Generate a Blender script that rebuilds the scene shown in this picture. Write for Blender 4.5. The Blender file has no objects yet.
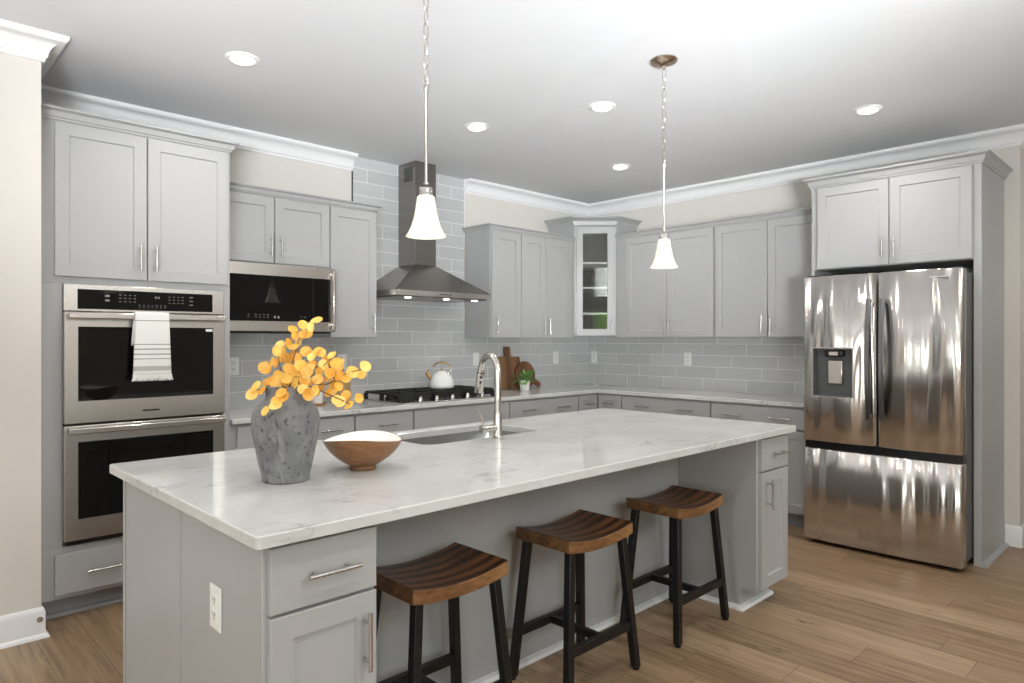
import bpy, bmesh, math, random
from mathutils import Vector, Matrix
random.seed(11)
PI = math.pi
scn = bpy.context.scene
COL = scn.collection

# ------------------------------------------------------------------ camera, sky, light, exposure
CAMP = Vector((-5.3821, -4.4431, 1.3605)); YAW = 0.802
cd = bpy.data.cameras.new('camera'); cam = bpy.data.objects.new('camera', cd); COL.objects.link(cam)
cd.sensor_width = 36; cd.lens = 677.24 / 1024 * 36
cam.location = CAMP; cam.rotation_euler = (PI / 2, 0, YAW - PI / 2)
cd.shift_y = -(341.5 - 339.3) / 1024
cd.clip_start = 0.05
scn.camera = cam
scn.view_settings.view_transform = 'Standard'
scn.view_settings.look = 'None'
scn.view_settings.gamma = 1
scn.view_settings.use_curve_mapping = False
scn.view_settings.exposure = 0.0
scn.cycles.use_denoising = True
scn.cycles.max_bounces = 10
scn.cycles.diffuse_bounces = 6
scn.cycles.glossy_bounces = 5
scn.cycles.transparent_max_bounces = 12
scn.cycles.sample_clamp_indirect = 8
scn.cycles.caustics_reflective = False
scn.cycles.caustics_refractive = False
SKY = 9.0
w = bpy.data.worlds.new('sky'); scn.world = w; w.use_nodes = True
wn = w.node_tree.nodes; wl = w.node_tree.links
bg = wn['Background']; bg.inputs[1].default_value = SKY
tcw = wn.new('ShaderNodeTexCoord'); spw = wn.new('ShaderNodeSeparateXYZ'); rw = wn.new('ShaderNodeValToRGB')
wl.new(tcw.outputs['Generated'], spw.inputs[0]); wl.new(spw.outputs[2], rw.inputs[0])
rw.color_ramp.elements[0].position = 0.0; rw.color_ramp.elements[0].color = (1, .98, .95, 1)
rw.color_ramp.elements[1].position = 0.7; rw.color_ramp.elements[1].color = (.85, .93, 1, 1)
wl.new(rw.outputs[0], bg.inputs[0])

def area_light(name, loc, direction, sx, sy, energy, color=(1, 1, 1), shape='RECTANGLE', spread=PI, portal=False):
    l = bpy.data.lights.new(name, 'AREA'); l.shape = shape; l.size = sx
    if shape in ('RECTANGLE', 'ELLIPSE'): l.size_y = sy
    l.energy = energy; l.color = color; l.spread = spread
    if portal: l.cycles.is_portal = True
    o = bpy.data.objects.new(name, l); COL.objects.link(o); o.location = loc
    o.rotation_euler = Vector(direction).to_track_quat('-Z', 'Y').to_euler()
    return o

FZ = 0.02          # finished floor
CZ = 2.722         # kitchen ceiling
HZ = 5.2           # great-room ceiling
YS, XW, XE = -9.0, -9.0, 2.6
YH = -5.7          # where the kitchen ceiling ends and the tall great room begins
# windows: (x0, x1, z0, z1) on the south wall, (y0, y1, z0, z1) on the west wall
SOUTH_WIN = [(-7.52, -6.93, .6, 2.1), (-7.52, -6.93, 2.36, 3.72), (-6.3, -4.6, .5, 2.2), (-6.3, -4.6, 2.7, 4.7), (-4.2, -2.5, 2.7, 4.7),
             (-2.1, -.4, 2.7, 4.7)]
WEST_WIN = [(-1.32, -1.0, FZ + .03, 2.35), (-1.85, -1.6, FZ + .03, 2.35), (-2.9, -2.2, FZ + .03, 2.35), (-4.9, -3.6, .5, 2.25), (-8.5, -6.4, .5, 2.3)]  # unseen; narrow slots added to put bright streaks in the fridge reflections
# unseen fill lights added out of view to brighten the ceiling
UP_FILL, CEIL_FILL = 33, 14
for (a, b, c, d) in SOUTH_WIN:
    area_light('daylight_portal', ((a + b) / 2, YS - .02, (c + d) / 2), (0, 1, 0), b - a, d - c, 1, portal=True)
for (a, b, c, d) in WEST_WIN:
    area_light('daylight_portal', (XW - .02, (a + b) / 2, (c + d) / 2), (1, 0, 0), b - a, d - c, 1, portal=True)
CAN_W, FAR_FILL_W, PENDANT_W = 4.5, 8.0, .3
for ux, uy, p in ((-7.4, -3.4, .6), (-6.6, -1.95, .3), (-5.6, -5.3, .9), (-2.6, -5.4, .55), (.9, -5.4, .35)):
    area_light('fill_light_up', (ux, uy, .8), (0, 0, 1), 1.4, 1.0, UP_FILL * p, (.93, .97, 1), spread=math.radians(160))
for ux, uy, tx, ty in ((-6.4, -4.7, -4.2, -.9), (-5.9, -5.3, -2.4, -.7), (-4.8, -5.5, -1.0, -.8), (-5.2, -5.4, -.7, -2.0)):
    area_light('fill_light_ceiling', (ux, uy, 1.3), Vector((tx, ty, 3.2)) - Vector((ux, uy, 1.3)), .7, .3, CEIL_FILL, (.93, .97, 1), spread=math.radians(50))




# ------------------------------------------------------------------ materials
def lin(c):
    c = c / 255
    return c / 12.92 if c <= .04045 else ((c + .055) / 1.055) ** 2.4
def rgb(r, g, b): return (lin(r), lin(g), lin(b), 1)

class NT:
    def __init__(s, name):
        s.m = bpy.data.materials.new(name); s.m.use_nodes = True
        s.t = s.m.node_tree; s.n = s.t.nodes; s.b = s.n['Principled BSDF']
    def node(s, typ, **kw):
        n = s.n.new('ShaderNode' + typ)
        for k, v in kw.items(): setattr(n, k, v)
        return n
    def link(s, a, b): s.t.links.new(a, b)
    def val(s, sock, v):
        if hasattr(v, 'is_linked'): s.link(v, sock)
        else: sock.default_value = v
    def math(s, op, a, b=None, c=None):
        n = s.node('Math', operation=op); s.val(n.inputs[0], a)
        if b is not None: s.val(n.inputs[1], b)
        if c is not None: s.val(n.inputs[2], c)
        return n.outputs[0]
    def coords(s, scale=(1, 1, 1), kind='Object', loc=(0, 0, 0), rot=(0, 0, 0)):
        t = s.node('TexCoord'); m = s.node('Mapping'); m.inputs['Scale'].default_value = scale
        m.inputs['Location'].default_value = loc; m.inputs['Rotation'].default_value = rot
        s.link(t.outputs[kind], m.inputs[0]); return m.outputs[0]
    def noise(s, vec, scale=5, detail=3, rough=.5, dist=0):
        n = s.node('TexNoise'); n.inputs['Scale'].default_value = scale; n.inputs['Detail'].default_value = detail
        n.inputs['Roughness'].default_value = rough; n.inputs['Distortion'].default_value = dist
        if vec is not None: s.link(vec, n.inputs['Vector'])
        return n.outputs['Fac']
    def ramp(s, fac, stops, interp='LINEAR'):
        r = s.node('ValToRGB'); cr = r.color_ramp; cr.interpolation = interp
        while len(cr.elements) < len(stops): cr.elements.new(.5)
        for e, (p, c) in zip(cr.elements, stops): e.position = p; e.color = c
        s.link(fac, r.inputs[0]); return r.outputs[0]
    def mix(s, fac, a, b, mode='MIX'):
        n = s.node('MixRGB', blend_type=mode); s.val(n.inputs[0], fac); s.val(n.inputs[1], a); s.val(n.inputs[2], b)
        return n.outputs[0]
    def bump(s, h, strength=.1, dist=.01):
        b = s.node('Bump'); b.inputs['Strength'].default_value = strength; b.inputs['Distance'].default_value = dist
        s.link(h, b.inputs['Height']); s.link(b.outputs[0], s.b.inputs['Normal']); return b
    def set(s, **kw):
        for k, v in kw.items(): s.val(s.b.inputs[k.replace('_', ' ')], v)
        return s.m

def paint(name, c, rough=.45, var=.03, bump=.03, scale=40, spec=.5):
    t = NT(name); f = t.noise(t.coords(), 3, 2)
    lo = tuple(x * (1 - var) for x in c[:3]) + (1,); hi = tuple(min(1, x * (1 + var)) for x in c[:3]) + (1,)
    t.link(t.ramp(f, [(.3, lo), (.7, hi)]), t.b.inputs['Base Color'])
    t.bump(t.noise(t.coords(), scale, 2), bump, .002)
    return t.set(Roughness=rough, Specular_IOR_Level=spec)

GREY = paint('cabinet_grey_paint', rgb(174, 174, 174), .38, .015, .01, 60)
WALL = paint('wall_beige_paint', rgb(222, 217, 210), .8, .012, .05, 120, .3)
CEIL = paint('ceiling_white_paint', rgb(222, 222, 224), .9, .01, .04, 90, .2)
TRIM = paint('trim_white_paint', rgb(240, 240, 240), .4, .01, .01, 60)
PLAST = paint('white_plastic', rgb(245, 245, 243), .35, .01, .0, 60)
SLOT = paint('outlet_slot_dark', rgb(70, 70, 70), .5, .02, .0, 60)
BLACKP = paint('black_enamel', rgb(16, 16, 17), .35, .1, .05, 60)
BLACKLEG = paint('black_powder_coat', rgb(13, 13, 14), .42, .1, .05, 200)
IRON = paint('cast_iron', rgb(20, 20, 21), .55, .15, .3, 120)
GASKET = paint('dark_grey_gasket', rgb(34, 34, 35), .6, .1, .05, 60)
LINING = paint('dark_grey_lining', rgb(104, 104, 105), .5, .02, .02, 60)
TOEK = paint('toe_kick_grey', rgb(150, 151, 153), .5, .02, .02, 60)
WHITECER = paint('white_ceramic', rgb(243, 243, 240), .22, .015, .01, 30)
ENAMEL = paint('white_enamel', rgb(244, 245, 243), .15, .01, .0, 30)
BOWLIN = paint('white_bowl_glaze', rgb(250, 250, 247), .3, .01, .0, 30)
GOLD = NT('brass'); GOLD.bump(GOLD.noise(GOLD.coords(), 80, 2), .02, .001); GOLD = GOLD.set(Base_Color=rgb(190, 150, 92), Metallic=1.0, Roughness=.28)
MARK = paint('panel_marking_grey', rgb(120, 120, 122), .5, .02, .0, 30)

def metal(name, c, rough, axis='x', wave=0.0, brush=.04, aniso=0, wscale=(0, 0, 0), wdist=.05, arot=0.0):
    t = NT(name)
    if aniso:
        tg = t.node('Tangent'); tg.direction_type = 'RADIAL'; tg.axis = 'Z'; t.link(tg.outputs[0], t.b.inputs['Tangent'])
        t.set(Anisotropic=aniso, Anisotropic_Rotation=arot)
    sc = {'x': (3, 400, 400), 'y': (400, 3, 400), 'z': (400, 400, 3)}[axis]
    f = t.noise(t.coords(sc), 1, 2)
    r = t.math('MULTIPLY_ADD', f, .03, rough - .015)
    if wave:
        wv = t.noise(t.coords(wscale), 1, 0, .4, .6)
        t.bump(wv, wave, wdist)
    elif brush:
        t.bump(f, brush, .001)
    lo = tuple(x * .99 for x in c[:3]) + (1,)
    t.link(t.ramp(f, [(.3, lo), (.7, c)]), t.b.inputs['Base Color'])
    return t.set(Metallic=1.0, Roughness=r)
STEEL = metal('stainless_brushed', rgb(218, 212, 207), .26, 'x', brush=0)
STEELD = metal('stainless_hood', rgb(150, 145, 140), .26, 'x', brush=0)
FRIDGE = metal('stainless_fridge', rgb(210, 206, 202), .16, 'z', wave=1.0, wscale=(.5, 7.0, .6), aniso=.8, wdist=.06, arot=.25)
FHANDLE = metal('dark_stainless_handle', rgb(120, 120, 122), .3, 'z', brush=.02)
NICKEL = metal('brushed_nickel', rgb(205, 203, 200), .27, 'z', brush=0)
CHROME = metal('polished_nickel', rgb(206, 202, 196), .2, 'z', brush=.0)
SINKM = metal('sink_steel', rgb(200, 200, 200), .22, 'x', brush=.03)
CANOPYM = metal('warm_nickel', rgb(196, 180, 160), .24, 'x', brush=.0)
FSIDE = paint('fridge_side_grey', rgb(84, 85, 86), .45, .03, .05, 200)

def black_glass(name, c=(8, 8, 9), r=.03):
    t = NT(name); f = t.noise(t.coords(), 2, 2)
    t.link(t.ramp(f, [(0, rgb(*c)), (1, rgb(c[0] + 4, c[1] + 4, c[2] + 4))]), t.b.inputs['Base Color'])
    return t.set(Roughness=r, Specular_IOR_Level=.5)
BGLASS = black_glass('black_oven_glass')

def clear_glass():
    t = NT('cabinet_pane_glass'); out = t.n['Material Output']
    tr = t.node('BsdfTransparent'); gl = t.node('BsdfGlossy'); gl.inputs['Roughness'].default_value = 0.0
    tr.inputs['Color'].default_value = (.93, .95, .94, 1)
    fr = t.node('Fresnel'); fr.inputs[0].default_value = 1.55
    wv = t.noise(t.coords((3, 3, 9)), 1, 1); bp = t.node('Bump'); bp.inputs['Strength'].default_value = .02; bp.inputs['Distance'].default_value = .02
    t.link(wv, bp.inputs['Height']); t.link(bp.outputs[0], gl.inputs['Normal'])
    mx = t.node('MixShader'); t.link(t.math('MULTIPLY', fr.outputs[0], 2.4), mx.inputs[0]); t.link(tr.outputs[0], mx.inputs[1]); t.link(gl.outputs[0], mx.inputs[2])
    t.link(mx.outputs[0], out.inputs['Surface']); t.n.remove(t.b); return t.m
PANE = clear_glass()

def emissive(name, c, strength, base=(.9, .9, .88, 1), rough=.4):
    t = NT(name); f = t.noise(t.coords(), 20, 1)
    t.link(t.ramp(f, [(0, tuple(x * .97 for x in base[:3]) + (1,)), (1, base)]), t.b.inputs['Base Color'])
    return t.set(Emission_Color=c, Emission_Strength=strength, Roughness=rough)
LENS = emissive('downlight_lens_lit', (1, .98, .95, 1), 9.0)
BULB = emissive('bulb_lit', (1, .86, .66, 1), 6.0)
HOODLED = emissive('hood_led_lit', (1, .97, .92, 1), 6.0)
def shade_glass():
    t = NT('frosted_shade_glass'); f = t.noise(t.coords((1, 1, 1)), 14, 2)
    t.link(t.ramp(f, [(.2, rgb(222, 213, 194)), (.8, rgb(232, 224, 208))]), t.b.inputs['Base Color'])
    return t.set(Roughness=.35, Emission_Color=(1, .92, .78, 1), Emission_Strength=.14)
SHADE = shade_glass()

def tile_mat(name, axis, u0, sgn, step):
    W, H = .4064, .1016
    t = NT(name); sp = t.node('SeparateXYZ'); t.link(t.coords(), sp.inputs[0])
    a = sp.outputs['XYZ'.index(axis)]; z = sp.outputs[2]
    v = t.math('DIVIDE', t.math('SUBTRACT', z, .914), H); row = t.math('FLOOR', v); fv = t.math('FRACT', v)
    u = t.math('DIVIDE', t.math('SUBTRACT', t.math('MULTIPLY', a, sgn), u0), W)
    u = t.math('SUBTRACT', u, t.math('MULTIPLY', row, step))
    col = t.math('FLOOR', u); fu = t.math('FRACT', u)
    du = t.math('MULTIPLY', t.math('MINIMUM', fu, t.math('SUBTRACT', 1.0, fu)), W)
    dv = t.math('MULTIPLY', t.math('MINIMUM', fv, t.math('SUBTRACT', 1.0, fv)), H)
    d = t.math('MINIMUM', du, dv)
    g = t.math('LESS_THAN', d, .0018)
    cx = t.node('CombineXYZ'); t.link(col, cx.inputs[0]); t.link(row, cx.inputs[1])
    wn_ = t.node('TexWhiteNoise'); wn_.noise_dimensions = '2D'; t.link(cx.outputs[0], wn_.inputs['Vector'])
    tc = t.ramp(wn_.outputs['Value'], [(0, rgb(190, 191, 191)), (1, rgb(203, 203, 203))])
    st = t.noise(t.coords((4, 4, 160) ), 1, 2)
    tc = t.mix(.25, tc, t.ramp(st, [(.3, rgb(178, 179, 180)), (.7, rgb(214, 214, 213))]))
    c = t.mix(g, tc, rgb(238, 238, 236))
    t.link(c, t.b.inputs['Base Color'])
    h = t.math('MINIMUM', t.math('DIVIDE', d, .004), 1.0)
    wv = t.noise(t.coords(), 9, 2)
    h2 = t.math('ADD', t.math('MULTIPLY', h, .35), t.math('MULTIPLY', wv, .5))
    t.bump(h2, .22, .006)
    r = t.math('MULTIPLY_ADD', g, .5, .12)
    return t.set(Roughness=r)
TILE_N = tile_mat('grey_subway_tile_north', 'X', -2.07 + .1355 * 3, 1, -1 / 3)
TILE_E = tile_mat('grey_subway_tile_east', 'Y', .909, -1, 1 / 3)

def quartz():
    t = NT('white_quartz'); v = t.coords()
    n1 = t.noise(t.coords((1, 1.6, 1), rot=(0, 0, .5)), 2.6, 6, .62, 1.2)
    vein = t.math('ABSOLUTE', t.math('SUBTRACT', n1, .5))
    vc = t.ramp(vein, [(0, (1, 1, 1, 1)), (.012, (.35, .35, .35, 1)), (.03, (0, 0, 0, 1))])
    msk = t.ramp(t.noise(v, 5, 3), [(.5, (0, 0, 0, 1)), (.66, (1, 1, 1, 1))])
    vv = t.math('MULTIPLY', vc, msk)
    cl = t.ramp(t.noise(t.coords((1, 1.5, 1)), 3.2, 5, .6, .6), [(.3, rgb(202, 202, 199)), (.62, rgb(214, 214, 212))])
    sp = t.ramp(t.noise(v, 70, 4, .7), [(.3, (.0, 0, 0, 1)), (.36, (1, 1, 1, 1))])
    c = t.mix(t.math('MULTIPLY', t.math('SUBTRACT', 1.0, sp), .35), cl, rgb(170, 170, 168))
    sm = t.ramp(t.noise(t.coords((1, 2.6, 1), rot=(0, 0, -.35)), 9, 5, .65, .8), [(.60, (0, 0, 0, 1)), (.70, (1, 1, 1, 1))])
    c = t.mix(t.math('MULTIPLY', sm, .25), c, rgb(176, 176, 174))
    c = t.mix(t.math('MULTIPLY', vv, .6), c, rgb(140, 139, 136))
    t.link(c, t.b.inputs['Base Color'])
    return t.set(Roughness=.1, Specular_IOR_Level=.55)
QUARTZ = quartz()

def wood_floor():
    W, L = .185, 1.5
    t = NT('oak_plank_floor'); sp = t.node('SeparateXYZ'); t.link(t.coords(), sp.inputs[0])
    u = t.math('DIVIDE', sp.outputs[0], W); col = t.math('FLOOR', u); fu = t.math('FRACT', u)
    wn_ = t.node('TexWhiteNoise'); wn_.noise_dimensions = '1D'; t.link(col, wn_.inputs['W'])
    v = t.math('ADD', t.math('DIVIDE', sp.outputs[1], L), t.math('MULTIPLY', wn_.outputs['Value'], 3.7)); row = t.math('FLOOR', v); fv = t.math('FRACT', v)
    cx = t.node('CombineXYZ'); t.link(col, cx.inputs[0]); t.link(row, cx.inputs[1])
    wr = t.node('TexWhiteNoise'); wr.noise_dimensions = '2D'; t.link(cx.outputs[0], wr.inputs['Vector'])
    off = t.math('MULTIPLY', wr.outputs['Value'], 37.0)
    gx = t.node('CombineXYZ'); t.link(t.math('ADD', sp.outputs[0], off), gx.inputs[0]); t.link(t.math('MULTIPLY', sp.outputs[1], .13), gx.inputs[1]); t.link(off, gx.inputs[2])
    g1 = t.noise(gx.outputs[0], 14, 6, .6, .9); g2 = t.noise(gx.outputs[0], 60, 4, .6, .3)
    hx = t.node('CombineXYZ'); t.link(t.math('ADD', sp.outputs[0], off), hx.inputs[0]); t.link(t.math('MULTIPLY', sp.outputs[1], .045), hx.inputs[1]); t.link(off, hx.inputs[2])
    g3 = t.noise(hx.outputs[0], 46, 4, .65, .5)
    c = t.ramp(g1, [(.28, rgb(98, 76, 54)), (.42, rgb(134, 109, 82)), (.56, rgb(156, 130, 101)), (.72, rgb(178, 152, 122))])
    c = t.mix(.55, c, t.ramp(g3, [(.34, rgb(74, 54, 37)), (.48, rgb(140, 114, 86)), (.66, rgb(184, 157, 126))]))
    c = t.mix(.32, c, t.ramp(wr.outputs['Value'], [(0, rgb(112, 86, 62)), (.5, rgb(150, 124, 97)), (1, rgb(194, 168, 138))]))
    kx = t.node('CombineXYZ'); t.link(t.math('ADD', sp.outputs[0], off), kx.inputs[0]); t.link(t.math('MULTIPLY', sp.outputs[1], .16), kx.inputs[1]); t.link(off, kx.inputs[2])
    kn = t.ramp(t.noise(kx.outputs[0], 13, 5, .7, 1.2), [(.60, (0, 0, 0, 1)), (.70, (1, 1, 1, 1))])
    c = t.mix(t.math('MULTIPLY', kn, .7), c, rgb(70, 50, 34))
    du = t.math('MULTIPLY', t.math('MINIMUM', fu, t.math('SUBTRACT', 1.0, fu)), W)
    dv = t.math('MULTIPLY', t.math('MINIMUM', fv, t.math('SUBTRACT', 1.0, fv)), L)
    gap = t.math('LESS_THAN', t.math('MINIMUM', du, dv), .0016)
    c = t.mix(t.math('MULTIPLY', gap, .6), c, rgb(70, 50, 36))
    t.link(c, t.b.inputs['Base Color'])
    t.bump(t.math('SUBTRACT', t.math('MULTIPLY', g2, .3), gap), .12, .002)
    return t.set(Roughness=t.math('MULTIPLY_ADD', g2, .15, .3))
FLOOR = wood_floor()

def wood(name, dark, midc, light, scale=6, stretch=(.15, 1, 1), rough=.4, dist=1.2, band=None):
    t = NT(name); v = t.coords(stretch)
    g = t.noise(v, scale, 6, .6, dist); g2 = t.noise(v, scale * 6, 3, .6)
    c = t.ramp(g, [(.28, rgb(*dark)), (.5, rgb(*midc)), (.72, rgb(*light))])
    c = t.mix(.3, c, t.ramp(g2, [(.3, rgb(*dark)), (.7, rgb(*light))]))
    if band:   # glued-up strips of darker and lighter wood: (axis, width, dark colour, weight)
        sp = t.node('SeparateXYZ'); t.link(t.coords(), sp.inputs[0])
        q = t.math('ADD', t.math('DIVIDE', sp.outputs['XYZ'.index(band[0])], band[1]), t.math('MULTIPLY', g, .9))
        s_ = t.math('MULTIPLY_ADD', t.math('SINE', t.math('MULTIPLY', q, 2 * PI)), .5, .5)
        c = t.mix(t.math('MULTIPLY', t.math('POWER', s_, 1.6), band[3]), c, rgb(*band[2]))
    t.link(c, t.b.inputs['Base Color']); t.bump(g2, .08, .002)
    return t.set(Roughness=rough)
SEATW = wood('stool_seat_wood', (62, 36, 20), (116, 72, 42), (156, 104, 64), 8, (.25, 1, 1), .36, .8, ('Y', .056, (24, 14, 10), .95))
SEATEDGE = wood('stool_edge_wood', (58, 36, 20), (114, 76, 44), (164, 122, 78), 14, (.3, .6, 1), .45, 1.2)
BOWLW = wood('bowl_acacia_wood', (84, 55, 31), (134, 95, 60), (172, 132, 92), 9, (.5, .5, 2.2), .42, 1.6, ('Z', .11, (120, 74, 40), .5))
BOARDW = wood('board_acacia_wood', (92, 60, 38), (142, 102, 70), (180, 138, 100), 9, (1, 1, .14), .5, 1.0, ('X', .145, (84, 52, 34), .7))
BOARDR = wood('board_walnut_wood', (70, 40, 26), (114, 72, 48), (150, 102, 70), 9, (1, 1, .3), .5)
TRAYW = wood('tray_wood', (110, 72, 38), (168, 116, 66), (196, 146, 92), 10, (.2, 1, 1), .5)
CROCKW = wood('crock_wood', (120, 92, 56), (176, 144, 98), (206, 176, 128), 14, (1, 1, .15), .45)
SPOONW = wood('spoon_wood', (70, 42, 26), (112, 72, 46), (150, 104, 70), 14, (1, 1, .2), .5)
STEMW = wood('branch_bark', (70, 46, 26), (104, 70, 40), (136, 96, 56), 60, (1, 1, .3), .7)

def vase_mat():
    t = NT('weathered_grey_pottery'); v = t.coords()
    a = t.noise(v, 8, 6, .65, .6); b = t.noise(t.coords((1, 1, .32)), 24, 5, .72, .5)
    c = t.ramp(a, [(.25, rgb(90, 90, 91)), (.5, rgb(116, 116, 116)), (.72, rgb(140, 140, 139))])
    dk = t.ramp(b, [(.59, (0, 0, 0, 1)), (.66, (1, 1, 1, 1))])
    dk2 = t.ramp(t.noise(v, 60, 3, .6), [(.6, (0, 0, 0, 1)), (.66, (1, 1, 1, 1))])
    c = t.mix(t.math('MULTIPLY', dk, .75), c, rgb(46, 45, 45))
    c = t.mix(t.math('MULTIPLY', dk2, .7), c, rgb(50, 49, 48))
    pl = t.ramp(t.noise(t.coords((1, 1, .5)), 6, 4, .6, 1.0), [(.52, (0, 0, 0, 1)), (.66, (1, 1, 1, 1))])
    c = t.mix(t.math('MULTIPLY', pl, .45), c, rgb(186, 186, 184))
    t.link(c, t.b.inputs['Base Color']); t.bump(t.math('ADD', a, b), .3, .006)
    return t.set(Roughness=.75)
VASEM = vase_mat()
def leaf_mat():
    t = NT('golden_leaf'); v = t.coords()
    a = t.noise(v, 34, 3, .7)
    c = t.ramp(a, [(.28, rgb(204, 132, 44)), (.42, rgb(234, 176, 66)), (.56, rgb(246, 204, 98)), (.72, rgb(250, 224, 146))])
    gi = t.node('NewGeometry')
    c = t.mix(.55, c, t.ramp(gi.outputs['Random Per Island'], [(0, rgb(176, 96, 26)), (.3, rgb(226, 156, 48)), (.7, rgb(246, 206, 104)), (1, rgb(251, 236, 176))]))
    t.link(c, t.b.inputs['Base Color'])
    return t.set(Roughness=.5, Transmission_Weight=0.0, Subsurface_Weight=0.0)
LEAFM = leaf_mat()
GREENM = paint('green_leaf', rgb(104, 150, 78), .45, .35, .1, 40)
HEDGEM = paint('hedge_green', rgb(134, 158, 84), .8, .35, .3, 12)
PAVINGM = paint('pale_paving', rgb(176, 174, 170), .9, .25, .3, 8)  # unseen outside ground, made pale grey to keep green out of steel reflections
ROOFM = paint('brown_fence', rgb(120, 74, 60), .8, .2, .3, 12)
def towel_mat():
    t = NT('striped_cotton_towel'); sp = t.node('SeparateXYZ'); t.link(t.coords(), sp.inputs[0]); z = t.math('ADD', sp.outputs[2], 1.46)
    m = None
    for zc, hw in ((1.455, .002), (1.335, .0022), (1.311, .0028), (1.285, .0028), (1.262, .0022), (1.213, .012)):
        k = t.math('LESS_THAN', t.math('ABSOLUTE', t.math('SUBTRACT', z, zc)), hw)
        k = t.math('MULTIPLY', k, .55 if hw > .01 else .8)
        m = k if m is None else t.math('MAXIMUM', m, k)
    c = t.mix(m, rgb(238, 237, 234), rgb(120, 119, 118))
    t.link(c, t.b.inputs['Base Color'])
    t.bump(t.noise(t.coords((300, 300, 300)), 1, 2), .2, .002)
    return t.set(Roughness=.9)
TOWEL = towel_mat()
FRINGE = paint('towel_fringe', rgb(236, 235, 231), .9, .03, .2, 300)

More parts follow.
